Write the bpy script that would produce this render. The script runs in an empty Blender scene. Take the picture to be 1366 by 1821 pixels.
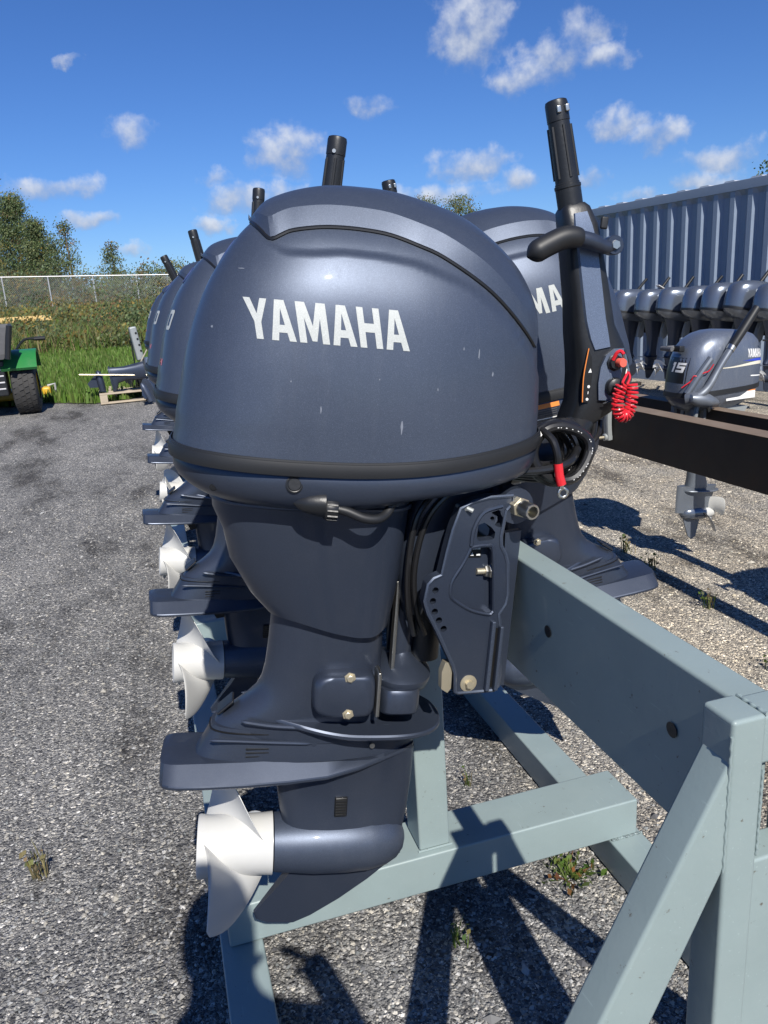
import bpy, bmesh, math, random
from mathutils import Vector, Matrix
from mathutils.bvhtree import BVHTree
random.seed(7)
PI = math.pi
sc = bpy.context.scene
COL = sc.collection

# ------------------------------------------------------------------ camera
cam_d = bpy.data.cameras.new('camera')
cam = bpy.data.objects.new('camera', cam_d); COL.objects.link(cam)
cam.matrix_world = Matrix(((0.9553, 0.1363, -0.2625, 0.0),
                           (-0.2893, 0.2419, -0.9262, 0.0),
                           (-0.0627, 0.9607, 0.2705, 1.5),
                           (0, 0, 0, 1)))
cam_d.sensor_fit = 'VERTICAL'; cam_d.sensor_height = 36.0; cam_d.sensor_width = 27.0
cam_d.lens = 27.04; cam_d.clip_start = 0.02; cam_d.clip_end = 2000
sc.camera = cam
sc.cycles.max_bounces = 5; sc.cycles.diffuse_bounces = 3; sc.cycles.glossy_bounces = 3; sc.cycles.transmission_bounces = 2; sc.cycles.caustics_reflective = False; sc.cycles.caustics_refractive = False
sc.render.resolution_x = 768; sc.render.resolution_y = 1024

# ------------------------------------------------------------------ sun, sky, exposure
SUN_EL = math.radians(43); SUN_AZ = math.radians(181.2)     # azimuth from +Y towards +X
sun_dir = Vector((math.sin(SUN_AZ)*math.cos(SUN_EL), math.cos(SUN_AZ)*math.cos(SUN_EL), math.sin(SUN_EL)))
sd = bpy.data.lights.new('sun', 'SUN'); sd.energy = 5.0; sd.angle = math.radians(0.53); sd.color = (1.0, 0.955, 0.88)
so = bpy.data.objects.new('sun', sd); COL.objects.link(so)
so.rotation_euler = sun_dir.to_track_quat('Z', 'Y').to_euler(); so.location = (0, -10, 20)
sc.view_settings.view_transform = 'Standard'; sc.view_settings.look = 'None'
sc.view_settings.exposure = 0.36; sc.view_settings.gamma = 1.0; sc.view_settings.use_curve_mapping = False

def az_el(px, py):
    f = 1368.0
    d = cam.matrix_world.to_3x3() @ Vector(((px-683)/f, -(py-910)/f, -1))
    d.normalize()
    return math.atan2(d.x, d.y), math.asin(d.z)

world = bpy.data.worlds.new('World'); sc.world = world; world.use_nodes = True
NT = world.node_tree; NT.nodes.clear()
def wn(t, **kw):
    n = NT.nodes.new(t)
    for k, v in kw.items(): setattr(n, k, v)
    return n
def wl(a, b): NT.links.new(a, b)
def wmath(op, a, b=None, c=None, clamp=False):
    n = wn('ShaderNodeMath', operation=op); n.use_clamp = clamp
    for i, v in enumerate((a, b, c)):
        if v is None: continue
        if isinstance(v, (int, float)): n.inputs[i].default_value = v
        else: wl(v, n.inputs[i])
    return n.outputs[0]
sky = wn('ShaderNodeTexSky', sky_type='NISHITA'); sky.sun_disc = False
sky.sun_elevation = SUN_EL; sky.sun_rotation = SUN_AZ
sky.air_density = 1.0; sky.dust_density = 0.0; sky.ozone_density = 4.0; sky.altitude = 100
hs = wn('ShaderNodeHueSaturation'); hs.inputs['Saturation'].default_value = 1.09; wl(sky.outputs[0], hs.inputs['Color'])
skc = wn('ShaderNodeVectorMath', operation='MULTIPLY'); wl(hs.outputs[0], skc.inputs[0]); skc.inputs[1].default_value = (0.041, 0.056, 0.084)
tc = wn('ShaderNodeTexCoord')
nz = wn('ShaderNodeTexNoise'); nz.inputs['Scale'].default_value = 15; nz.inputs['Detail'].default_value = 8; nz.inputs['Roughness'].default_value = 0.62
wl(tc.outputs['Generated'], nz.inputs['Vector'])
nz2 = wn('ShaderNodeTexNoise'); nz2.inputs['Scale'].default_value = 42; nz2.inputs['Detail'].default_value = 6; nz2.inputs['Roughness'].default_value = 0.52
wl(tc.outputs['Generated'], nz2.inputs['Vector'])
sx = wn('ShaderNodeSeparateXYZ'); wl(tc.outputs['Generated'], sx.inputs[0])
azn = wmath('ARCTAN2', sx.outputs[0], sx.outputs[1]); eln = wmath('ARCSINE', sx.outputs[2])
sc3 = wn('ShaderNodeSeparateXYZ'); wl(nz.outputs['Color'], sc3.inputs[0])
azd = wmath('MULTIPLY_ADD', wmath('SUBTRACT', sc3.outputs[0], 0.5), 0.10, azn)
eld = wmath('MULTIPLY_ADD', wmath('SUBTRACT', sc3.outputs[1], 0.5), 0.05, eln)
CL = [(848,48,62,52,1.0),(985,108,54,36,1),(925,140,42,22,.8),(1072,108,44,18,.8),(1050,52,44,24,.7),(1020,65,40,34,.7),(508,268,62,42,1.1),(235,238,44,18,.6),
      (85,331,66,19,1),(153,391,32,14,1),(230,446,24,9,.8),(133,106,14,7,.6),(1110,222,50,24,1),(1172,243,44,22,.9),
      (1290,280,62,20,.85),(1252,318,46,17,1),(835,296,62,24,1),(925,321,44,17,1),(1056,320,34,19,1),(425,352,46,22,1),
      (392,397,32,14,1),(650,186,44,14,.5),(395,316,22,12,.6),(765,350,90,17,.9),(1150,348,36,13,.8),(498,343,52,16,.9)]
cl = [(*az_el(x, y), w/1368.0, h/1368.0, k, y) for x, y, w, h, k in CL]
rs = random.Random(3)
for i in range(9):   # the same kind of fair-weather cloud goes on round the rest of the sky
    cl.append((rs.uniform(0.95, 5.6), rs.uniform(0.03, 0.6), rs.uniform(.03, .08), rs.uniform(.012, .03), 1, 0))
cl = [((a if a < PI else a-2*PI), e, w, h, k, y) for a, e, w, h, k, y in cl]
pv = wn('ShaderNodeCombineXYZ'); wl(azd, pv.inputs[0]); wl(eld, pv.inputs[1])
acc = None; acc2 = None
for a, e, w, h, k, y in cl:
    iw, ih = 1/(w*1.1), 1/(h*1.15)
    q = wn('ShaderNodeVectorMath', operation='MULTIPLY_ADD'); wl(pv.outputs[0], q.inputs[0])
    q.inputs[1].default_value = (iw, ih, 0); q.inputs[2].default_value = (-a*iw, -e*ih, 0)
    dd = wn('ShaderNodeVectorMath', operation='DOT_PRODUCT'); wl(q.outputs[0], dd.inputs[0]); wl(q.outputs[0], dd.inputs[1])
    vv = wn('ShaderNodeVectorMath', operation='DOT_PRODUCT'); wl(q.outputs[0], vv.inputs[0]); vv.inputs[1].default_value = (0, .6, 0)
    m = wmath('MULTIPLY_ADD', dd.outputs['Value'], -k, k); m2 = wmath('ADD', m, vv.outputs['Value'])
    acc = m if acc is None else wmath('MAXIMUM', acc, m); acc2 = m2 if acc2 is None else wmath('MAXIMUM', acc2, m2)
low = wmath('SUBTRACT', acc2, acc)
dens = wmath('ADD', wmath('MAXIMUM', acc, -1.5), wmath('MULTIPLY', wmath('SUBTRACT', nz2.outputs['Fac'], 0.52), 2.6))
mr = wn('ShaderNodeMapRange', interpolation_type='SMOOTHSTEP'); wl(dens, mr.inputs[0])
mr.inputs[1].default_value = -0.25; mr.inputs[2].default_value = 1.45; mr.inputs[3].default_value = 0; mr.inputs[4].default_value = 0.9
lowr = wn('ShaderNodeMapRange'); wl(wmath('ADD', low, wmath('MULTIPLY', wmath('SUBTRACT', nz2.outputs['Fac'], .5), 1.6)), lowr.inputs[0])
lowr.inputs[1].default_value = -0.65; lowr.inputs[2].default_value = 0.5
cc = wn('ShaderNodeMix', data_type='RGBA'); wl(lowr.outputs[0], cc.inputs[0])
cc.inputs[6].default_value = (.20, .26, .39, 1); cc.inputs[7].default_value = (.58, .61, .67, 1)
mx = wn('ShaderNodeMix', data_type='RGBA'); wl(mr.outputs[0], mx.inputs[0]); wl(skc.outputs[0], mx.inputs[6]); wl(cc.outputs[2], mx.inputs[7])
bg = wn('ShaderNodeBackground'); bg.inputs[1].default_value = 1.0; wl(mx.outputs[2], bg.inputs[0])
world.cycles.sampling_method = 'MANUAL'; world.cycles.sample_map_resolution = 512
wo = wn('ShaderNodeOutputWorld'); wl(bg.outputs[0], wo.inputs[0])

# ------------------------------------------------------------------ materials
def new_mat(name):
    m = bpy.data.materials.new(name); m.use_nodes = True
    nt = m.node_tree; b = nt.nodes['Principled BSDF']
    return m, nt, b
def node(nt, t, **kw):
    n = nt.nodes.new(t)
    for k, v in kw.items(): setattr(n, k, v)
    return n
def ramp(nt, fac, stops):
    r = node(nt, 'ShaderNodeValToRGB')
    while len(r.color_ramp.elements) < len(stops): r.color_ramp.elements.new(0.5)
    for e, (p, c) in zip(r.color_ramp.elements, stops):
        e.position = p; e.color = (c[0], c[1], c[2], 1)
    nt.links.new(fac, r.inputs[0]); return r.outputs[0]
def noise(nt, vec, scale, detail=4, rough=.55):
    n = node(nt, 'ShaderNodeTexNoise'); n.inputs['Scale'].default_value = scale
    n.inputs['Detail'].default_value = detail; n.inputs['Roughness'].default_value = rough
    if vec is not None: nt.links.new(vec, n.inputs['Vector'])
    return n.outputs['Fac']
def mixc(nt, fac, a, b, mode='MIX'):
    n = node(nt, 'ShaderNodeMix', data_type='RGBA', blend_type=mode)
    for i, v in ((0, fac), (6, a), (7, b)):
        if isinstance(v, (int, float)): n.inputs[i].default_value = v
        elif isinstance(v, tuple): n.inputs[i].default_value = (v[0], v[1], v[2], 1)
        else: nt.links.new(v, n.inputs[i])
    return n.outputs[2]
def bump(nt, b, h, strength, dist):
    n = node(nt, 'ShaderNodeBump'); n.inputs['Strength'].default_value = strength; n.inputs['Distance'].default_value = dist
    nt.links.new(h, n.inputs['Height']); nt.links.new(n.outputs[0], b.inputs['Normal']); return n
def objco(nt, scale=(1, 1, 1)):
    t = node(nt, 'ShaderNodeTexCoord'); mp = node(nt, 'ShaderNodeMapping'); mp.inputs['Scale'].default_value = scale
    nt.links.new(t.outputs['Object'], mp.inputs[0]); return mp.outputs[0]

def paint(name, col, rough=.35, metal=0.0, coat=0.0, flake=0.0, dirt=0.0, dirtcol=(.3, .3, .28), peel=0.0, var=.12, streak=False, spec=.5, chips=False):
    m, nt, b = new_mat(name)
    co = objco(nt)
    base = mixc(nt, noise(nt, co, 9, 5), tuple(c*(1-var) for c in col), tuple(min(1, c*(1+var)) for c in col))
    if flake:
        v = node(nt, 'ShaderNodeTexVoronoi'); v.inputs['Scale'].default_value = 2200; nt.links.new(co, v.inputs['Vector'])
        s = node(nt, 'ShaderNodeSeparateColor'); nt.links.new(v.outputs['Color'], s.inputs[0])
        base = mixc(nt, ramp(nt, s.outputs[0], [(0, (0, 0, 0)), (.7, (0, 0, 0)), (1, (flake,)*3)]), base, tuple(min(1, c*3.0+.05) for c in col))
    if dirt:
        cs = objco(nt, (9, 9, 1.3) if streak else (1, 1, 1))
        d = ramp(nt, noise(nt, cs, 6, 7, .7), [(0, (0, 0, 0)), (.50, (0, 0, 0)), (.85, (dirt,)*3), (1, (dirt,)*3)])
        base = mixc(nt, d, base, dirtcol)
        rr = node(nt, 'ShaderNodeMapRange'); nt.links.new(d, rr.inputs[0]); rr.inputs[1].default_value = 0; rr.inputs[2].default_value = max(dirt, .01)
        rr.inputs[3].default_value = rough; rr.inputs[4].default_value = min(1, rough+(.22 if dirt > .1 else .05)); nt.links.new(rr.outputs[0], b.inputs['Roughness'])
    else: b.inputs['Roughness'].default_value = rough
    nt.links.new(base, b.inputs['Base Color'])
    b.inputs['Metallic'].default_value = metal; b.inputs['Coat Weight'].default_value = coat; b.inputs['Coat Roughness'].default_value = .03
    b.inputs['Specular IOR Level'].default_value = spec
    if chips:
        ch = ramp(nt, noise(nt, co, 55, 8, .75), [(0, (0, 0, 0)), (.64, (0, 0, 0)), (.67, (1, 1, 1)), (1, (1, 1, 1))])
        sc2 = ramp(nt, noise(nt, objco(nt, (40, 3, 40)), 5, 4, .6), [(0, (0, 0, 0)), (.66, (0, 0, 0)), (.70, (.45, .45, .45)), (1, (.45, .45, .45))])
        base = mixc(nt, ch, base, (.10, .085, .065)); base = mixc(nt, sc2, base, tuple(min(1, c*1.5) for c in col)); nt.links.new(base, b.inputs['Base Color'])
    if peel: bump(nt, b, noise(nt, co, 140, 3), peel, .002)
    return m

M = {}
M['gun'] = paint('gunmetal_paint', (.056, .071, .104), .455, .50, .18, flake=.26, dirt=.05, dirtcol=(.24, .25, .26), streak=True, var=.08)
M['gun_low'] = paint('gunmetal_casting_paint', (.040, .051, .077), .36, .50, .16, flake=.12, dirt=.05, dirtcol=(.25, .25, .25), var=.1)
M['gun_light'] = paint('silver_blue_panel', (.12, .15, .21), .42, .5, .2, flake=.35, var=.06)
M['black'] = paint('black_plastic', (.012, .013, .015), .40, 0, 0, dirt=.10, dirtcol=(.12, .12, .12), peel=.15)
M['rubber'] = paint('black_rubber', (.012, .013, .015), .5, 0, 0, dirt=.06, dirtcol=(.10, .10, .10))
M['cable'] = paint('cable_sheath', (.012, .012, .013), .3, 0, 0)
M['white'] = paint('white_propeller_paint', (.52, .52, .505), .34, 0, .2, dirt=.12, dirtcol=(.5, .5, .47), var=.03)
M['letter'] = paint('silver_lettering', (.40, .42, .405), .55, .1, 0, flake=.3, var=.1)
M['white_decal'] = paint('white_decal', (.75, .75, .73), .5)
M['orange'] = paint('orange_print', (.75, .23, .04), .5)
M['red'] = paint('red_plastic', (.62, .02, .03), .28, 0, .3)
M['coral'] = paint('coral_button', (.75, .12, .08), .45)
M['steel'] = paint('bare_steel', (.55, .54, .50), .32, 1, 0, dirt=.3, dirtcol=(.35, .3, .22))
M['zinc'] = paint('zinc_plated', (.62, .55, .40), .42, .8, 0, dirt=.4, dirtcol=(.5, .46, .36))
M['stand'] = paint('grey_green_steel_paint', (.238, .298, .296), .42, 0, .1, dirt=.3, dirtcol=(.30, .34, .33), peel=.10, var=.10, chips=True)
M['beam'] = paint('beam_paint', (.238, .298, .296), .42, 0, .05, dirt=.25, dirtcol=(.28, .33, .33), peel=.08, var=.10, chips=True)
M['rustbeam'] = paint('rusty_black_steel', (.040, .032, .026), .6, .3, 0, dirt=.55, dirtcol=(.11, .065, .035), var=.3)
M['cont'] = paint('blue_grey_container_paint', (.21, .26, .34), .5, 0, .05, dirt=.2, dirtcol=(.26, .29, .33), streak=True, var=.07)
M['controof'] = paint('pale_roof_sheet', (.55, .57, .60), .5, .2)
M['small'] = paint('silver_grey_cowl', (.12, .14, .175), .25, .55, .4, flake=.3, var=.06)
M['small_low'] = paint('grey_casting', (.17, .19, .22), .4, .5, .1, dirt=.2)
M['cowl15'] = paint('mid_grey_cowl', (.115, .135, .175), .34, .4, .3, flake=.3, dirt=.3, dirtcol=(.3, .31, .31), streak=True, var=.05)
M['scuff'] = paint('faint_scuff', (.16, .18, .22), .6)
M['blue'] = paint('blue_stripe', (.03, .06, .45), .4)
M['emblem'] = paint('emblem_blue', (.04, .06, .16), .4)
M['flange'] = paint('scuffed_rusty_flange', (.17, .125, .09), .7, 0, 0, dirt=.5, dirtcol=(.26, .22, .18), var=.25)
M['cream'] = paint('cream_stripe', (.66, .62, .5), .45)
M['green'] = paint('green_bodywork', (.02, .17, .04), .35, 0, .2, dirt=.3, dirtcol=(.12, .14, .09))
M['yellow'] = paint('yellow_paint', (.60, .37, .03), .45, 0, .1, dirt=.5, dirtcol=(.22, .18, .10))
M['grey_plastic'] = paint('grey_plastic', (.10, .10, .105), .6, dirt=.3)
M['tyre'] = paint('tyre_rubber', (.035, .034, .033), .8, dirt=.5, dirtcol=(.12, .11, .10))
M['galv'] = paint('galvanised_steel', (.50, .50, .50), .5, .5)
M['wood'] = paint('weathered_pallet_wood', (.42, .35, .26), .8, dirt=.5, dirtcol=(.26, .23, .19), var=.25)
M['lumber'] = paint('new_lumber', (.62, .44, .18), .7)
M['bark'] = paint('bark', (.11, .09, .07), .9, var=.3)
M['clamp'] = paint('cast_clamp_paint', (.30, .32, .32), .45, .3, 0, dirt=.4)
M['cloth'] = paint('dark_jacket_cloth', (.03, .035, .05), .9)
M['skin'] = paint('skin', (.5, .32, .24), .6)
M['black_label'] = paint('black_label', (.01, .01, .01), .35)

# gravel
def gravel_mat():
    m, nt, b = new_mat('crushed_stone_yard')
    t = node(nt, 'ShaderNodeTexCoord'); co = t.outputs['Object']
    def vor(scale, rnd=1.0, feature='F1'):
        v = node(nt, 'ShaderNodeTexVoronoi'); v.feature = feature; v.inputs['Scale'].default_value = scale; v.inputs['Randomness'].default_value = rnd
        nt.links.new(co, v.inputs['Vector']); return v
    v1 = vor(95); v2 = vor(190); v3 = vor(420)
    def chan(v, i=0):
        s = node(nt, 'ShaderNodeSeparateColor'); nt.links.new(v.outputs['Color'], s.inputs[0]); return s.outputs[i]
    tan = lambda v: ramp(nt, chan(v), [(0, (.05, .05, .052)), (.3, (.10, .10, .102)), (.6, (.165, .162, .158)), (.84, (.255, .25, .24)), (.94, (.38, .355, .31)), (1, (.56, .54, .51))])
    c1 = tan(v1); c2 = tan(v2); c3 = tan(v3)
    k = ramp(nt, chan(v1, 1), [(0, (0, 0, 0)), (.62, (0, 0, 0)), (.64, (1, 1, 1)), (1, (1, 1, 1))])
    k2 = ramp(nt, chan(v2, 1), [(0, (0, 0, 0)), (.42, (0, 0, 0)), (.44, (1, 1, 1)), (1, (1, 1, 1))])
    c = mixc(nt, k2, c3, c2); c = mixc(nt, k, c, c1)
    # dark damp or oily drifts of finer stone, and a dustier tan lot beyond the stands on the right
    mp = node(nt, 'ShaderNodeMapping'); mp.inputs['Rotation'].default_value = (0, 0, .5); mp.inputs['Scale'].default_value = (1, .45, 1); nt.links.new(co, mp.inputs[0])
    d = ramp(nt, noise(nt, mp.outputs[0], 2.3, 8, .68), [(0, (.36, .36, .36)), (.37, (.52, .51, .50)), (.47, (1.15, 1.15, 1.14)), (.60, (1.55, 1.54, 1.51)), (1, (1.8, 1.77, 1.72))])
    c = mixc(nt, 1.0, c, d, 'MULTIPLY')
    s = node(nt, 'ShaderNodeSeparateXYZ'); nt.links.new(co, s.inputs[0])
    r = node(nt, 'ShaderNodeMapRange', interpolation_type='SMOOTHSTEP'); nt.links.new(s.outputs[0], r.inputs[0])
    r.inputs[1].default_value = .7; r.inputs[2].default_value = 1.7
    tanmul = mixc(nt, ramp(nt, noise(nt, co, 1.7, 6, .65), [(0, (0, 0, 0)), (.35, (0, 0, 0)), (.7, (1, 1, 1)), (1, (1, 1, 1))]), (1.6, 1.52, 1.36), (2.0, 1.77, 1.42))
    c = mixc(nt, r.outputs[0], c, mixc(nt, 1.0, c, tanmul, 'MULTIPLY'))
    nt.links.new(c, b.inputs['Base Color']); b.inputs['Roughness'].default_value = .85; b.inputs['Specular IOR Level'].default_value = .3
    def inv(v, mul):
        n = node(nt, 'ShaderNodeMath', operation='MULTIPLY'); n.inputs[1].default_value = mul; nt.links.new(v.outputs['Distance'], n.inputs[0]); return n.outputs[0]
    hh = node(nt, 'ShaderNodeMath', operation='ADD'); nt.links.new(inv(v1, -1.0), hh.inputs[0]); nt.links.new(inv(v2, -.6), hh.inputs[1])
    h2 = node(nt, 'ShaderNodeMath', operation='ADD'); nt.links.new(hh.outputs[0], h2.inputs[0])
    nn = node(nt, 'ShaderNodeMath', operation='MULTIPLY'); nn.inputs[1].default_value = .9; nt.links.new(chan(v1, 2), nn.inputs[0]); nt.links.new(nn.outputs[0], h2.inputs[1])
    bump(nt, b, h2.outputs[0], 1.0, .008)
    return m
M['gravel'] = gravel_mat()
def attr_mat(name, rough=.7, transl=0.0, mul=1.0):
    m, nt, b = new_mat(name)
    a = node(nt, 'ShaderNodeAttribute'); a.attribute_name = 'tint'
    nt.links.new(a.outputs['Color'], b.inputs['Base Color']); b.inputs['Roughness'].default_value = rough; b.inputs['Specular IOR Level'].default_value = .25
    if transl:
        tr = node(nt, 'ShaderNodeBsdfTranslucent'); nt.links.new(a.outputs['Color'], tr.inputs[0])
        ms = node(nt, 'ShaderNodeMixShader'); ms.inputs[0].default_value = transl
        nt.links.new(b.outputs[0], ms.inputs[1]); nt.links.new(tr.outputs[0], ms.inputs[2])
        nt.links.new(ms.outputs[0], nt.nodes['Material Output'].inputs[0])
    return m
M['leaf'] = attr_mat('leaves', .6, .35)
M['grass'] = attr_mat('grass_blades', .6, .3)
M['stone'] = attr_mat('loose_stone', .85)
def soil_mat():
    m, nt, b = new_mat('rough_grass_ground'); co = objco(nt)
    c = ramp(nt, noise(nt, co, 1.2, 8, .7), [(0, (.03, .045, .012)), (.45, (.05, .085, .02)), (.6, (.10, .11, .035)), (1, (.16, .14, .07))])
    nt.links.new(c, b.inputs['Base Color']); b.inputs['Roughness'].default_value = .9; bump(nt, b, noise(nt, co, 30, 6), .8, .05); return m
M['soil'] = soil_mat()

# ------------------------------------------------------------------ mesh helpers
class MB:
    def __init__(s): s.v = []; s.f = []; s.nb = 0
    def add(s, V, F):
        o = len(s.v); s.v += [tuple(p) for p in V]; s.f += [tuple(i+o for i in f) for f in F]; return s
    def box(s, x0, x1, y0, y1, z0, z1):
        V = [(x, y, z) for z in (z0, z1) for y in (y0, y1) for x in (x0, x1)]
        return s.add(V, [(0,2,3,1),(4,5,7,6),(0,1,5,4),(2,6,7,3),(0,4,6,2),(1,3,7,5)])
    def bbox(s, x0, x1, y0, y1, z0, z1, bev=.004, seg=2, mtx=None):
        bm = bmesh.new(); bmesh.ops.create_cube(bm, size=1)
        for v in bm.verts: v.co = Vector(((x0+x1)/2+v.co.x*(x1-x0), (y0+y1)/2+v.co.y*(y1-y0), (z0+z1)/2+v.co.z*(z1-z0)))
        if bev: bmesh.ops.bevel(bm, geom=bm.edges[:]+bm.verts[:], offset=bev, segments=seg, profile=.5, affect='EDGES')
        if mtx is not None: bm.transform(mtx)
        r_ = s.bm(bm); s.nb = len(s.v) if s.nb >= 0 else -1; return r_
    def bm(s, bm):
        bm.verts.ensure_lookup_table(); bm.verts.index_update()
        s.add([v.co[:] for v in bm.verts], [[v.index for v in f.verts] for f in bm.faces]); bm.free(); return s
    def loft(s, rings, cap0=True, cap1=True):
        n = len(rings[0]); V = [p for r in rings for p in r]; F = []
        for i in range(len(rings)-1):
            for j in range(n):
                k = (j+1) % n; F.append((i*n+j, i*n+k, (i+1)*n+k, (i+1)*n+j))
        if cap0: F.append(tuple(range(n-1, -1, -1)))
        if cap1: F.append(tuple((len(rings)-1)*n+j for j in range(n)))
        return s.add(V, F)
    def tube(s, path, r, n=10, caps=True):
        P = [Vector(p) for p in path]; R = r if isinstance(r, (list, tuple)) else [r]*len(P)
        rings = []; up = None
        for i, p in enumerate(P):
            d = (P[min(i+1, len(P)-1)] - P[max(i-1, 0)]).normalized()
            if up is None:
                up = d.orthogonal().normalized()
            else:
                up = (up - d*up.dot(d)); up = up.normalized() if up.length > 1e-6 else d.orthogonal().normalized()
            w = d.cross(up)
            rings.append([tuple(p + (up*math.cos(2*PI*k/n) + w*math.sin(2*PI*k/n))*R[i]) for k in range(n)])
        return s.loft(rings, caps, caps)
    def revolve(s, prof, o, axis, n=24, caps=True):
        a = Vector(axis).normalized(); u = a.orthogonal().normalized(); w = a.cross(u); o = Vector(o)
        return s.loft([[tuple(o + a*t + (u*math.cos(2*PI*k/n) + w*math.sin(2*PI*k/n))*max(r, 1e-4)) for k in range(n)] for t, r in prof], caps, caps)
    def prism(s, outer, y0, y1, holes=(), axis='y'):
        bm = bmesh.new(); loops = []
        def P(a, b, y): return (a, y, b) if axis == 'y' else ((a, b, y) if axis == 'z' else (y, a, b))
        for lp in [outer]+list(holes):
            vs = [bm.verts.new(P(a, b, y0)) for a, b in lp]; loops.append(vs)
            for i in range(len(vs)): bm.edges.new((vs[i], vs[(i+1) % len(vs)]))
        bmesh.ops.triangle_fill(bm, edges=bm.edges[:], use_beauty=True)
        bm.verts.index_update(); nv = len(bm.verts)
        V = [v.co[:] for v in bm.verts]; tri = [[v.index for v in f.verts] for f in bm.faces]
        idx = {v: v.index for vs in loops for v in vs}
        k = {'y': 1, 'z': 2, 'x': 0}[axis]
        V2 = []
        for p in V:
            q = list(p); q[k] = y1; V2.append(tuple(q))
        F = [tuple(t) for t in tri] + [tuple(i+nv for i in reversed(t)) for t in tri]
        for vs in loops:
            n = len(vs)
            for i in range(n):
                a, b = idx[vs[i]], idx[vs[(i+1) % n]]; F.append((a, b, b+nv, a+nv))
        bm.free(); return s.add(V+V2, F)
    def mesh(s, name, mat, smooth=True, angle=35, fix=True):
        me = bpy.data.meshes.new(name); me.from_pydata(s.v, [], s.f)
        if fix:
            bm = bmesh.new(); bm.from_mesh(me); bmesh.ops.remove_doubles(bm, verts=bm.verts[:], dist=1e-6)
            bmesh.ops.recalc_face_normals(bm, faces=bm.faces[:]); bm.to_mesh(me); bm.free()
        if smooth:
            me.polygons.foreach_set('use_smooth', [True]*len(me.polygons)); me.set_sharp_from_angle(angle=math.radians(angle))
        if smooth and s.nb == len(s.v):          # nothing but bevelled boxes: let the big faces set the normals
            N = [Vector() for _ in me.vertices]
            for p in me.polygons:
                for v in p.vertices: N[v] += p.normal*p.area
            me.set_sharp_from_angle(angle=math.radians(80)); me.normals_split_custom_set_from_vertices([n.normalized() for n in N])
        me.materials.append(M[mat] if isinstance(mat, str) else mat); me.update(); return me
    def build(s, name, mat, parent=None, **kw):
        return link(name, s.mesh(name, mat, **kw), parent)
def link(name, data, parent=None):
    o = bpy.data.objects.new(name, data); COL.objects.link(o)
    if parent: o.parent = parent
    return o
def tag(o, label=None, cat=None, group=None, kind=None):
    if label: o['label'] = label
    if cat: o['category'] = cat
    if group: o['group'] = group
    if kind: o['kind'] = kind
    return o
def thing(name, label, cat, loc=(0, 0, 0), rot=(0, 0, 0), group=None):
    o = link(name, None); o.location = loc; o.rotation_euler = rot; o.empty_display_size = .1
    return tag(o, label, cat, group)
def copy_tree(o, parent=None):
    c = o.copy(); COL.objects.link(c); c.parent = parent
    for ch in list(o.children): copy_tree(ch, c)
    return c
def sell(xr, xf, w, z, n=2.6, N=40, zf=None, nr=None, x0=None):
    xc = (xr+xf)/2 if x0 is None else x0; out = []
    for k in range(N):
        t = 2*PI*k/N; c, s_ = math.cos(t), math.sin(t)
        e = (nr or n) if c < 0 else n
        x = xc + (xf-xc if c > 0 else xc-xr)*math.copysign(abs(c)**(2/e), c)
        y = w*math.copysign(abs(s_)**(2/e), s_)
        out.append((x, y, z + (zf(x, y) if zf else 0)))
    return out
def interp(tab, x):
    if x <= tab[0][0]: return tab[0][1]
    for (a, b), (c, d) in zip(tab, tab[1:]):
        if x <= c: return b + (d-b)*(x-a)/(c-a)
    return tab[-1][1]
def smooth(a, b, x):
    t = min(1, max(0, (x-a)/(b-a))); return t*t*(3-2*t)
def catmull(P, m=8):
    P = [Vector(p) for p in P]; out = []
    for i in range(len(P)-1):
        p0, p1, p2, p3 = P[max(i-1, 0)], P[i], P[i+1], P[min(i+2, len(P)-1)]
        for k in range(m):
            t = k/m; out.append(.5*((2*p1)+(p2-p0)*t+(2*p0-5*p1+4*p2-p3)*t*t+(3*p1-p0-3*p2+p3)*t**3))
    out.append(P[-1]); return out

# ------------------------------------------------------------------ terrain
def gz(x, y):
    f = interp([(-50, 0), (4, 0), (5.5, .02), (8, .12), (10.9, .29), (13, .36), (22, .62), (50, 1.62), (70, 2.0), (400, 6)], y)
    return f*(1-smooth(2.5, 5.5, x)) + .012*math.sin(x*1.3+.4)*math.sin(y*1.1)*smooth(3.5, 6, abs(y)+max(0, -x))
def axis_pts(lo, hi, mid0, mid1, step):
    a = []; x = mid0
    while x < mid1: a.append(x); x += step
    a.append(mid1)
    s = step; x = mid1
    while x < hi: s *= 1.35; x += s; a.append(min(x, hi))
    s = step; x = mid0; b = []
    while x > lo: s *= 1.35; x -= s; b.append(max(x, lo))
    return b[::-1]+a
def sheet(name, xs, ys, dz, mat):
    V = [(x, y, gz(x, y)+dz(x, y)) for y in ys for x in xs]; n = len(xs)
    F = [(j*n+i, j*n+i+1, (j+1)*n+i+1, (j+1)*n+i) for j in range(len(ys)-1) for i in range(n-1)]
    b = MB(); b.v = V; b.f = F
    return tag(b.build(name, mat, fix=False), kind='structure')
sheet('gravel_ground', axis_pts(-300, 300, -4, 6, .25), axis_pts(-60, 400, -1, 14, .25), lambda x, y: 0, 'gravel')
def grass_edge(x): return 11.75 + .35*math.sin(x*1.7) + .2*math.sin(x*4.1+1) - .12*x
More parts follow.
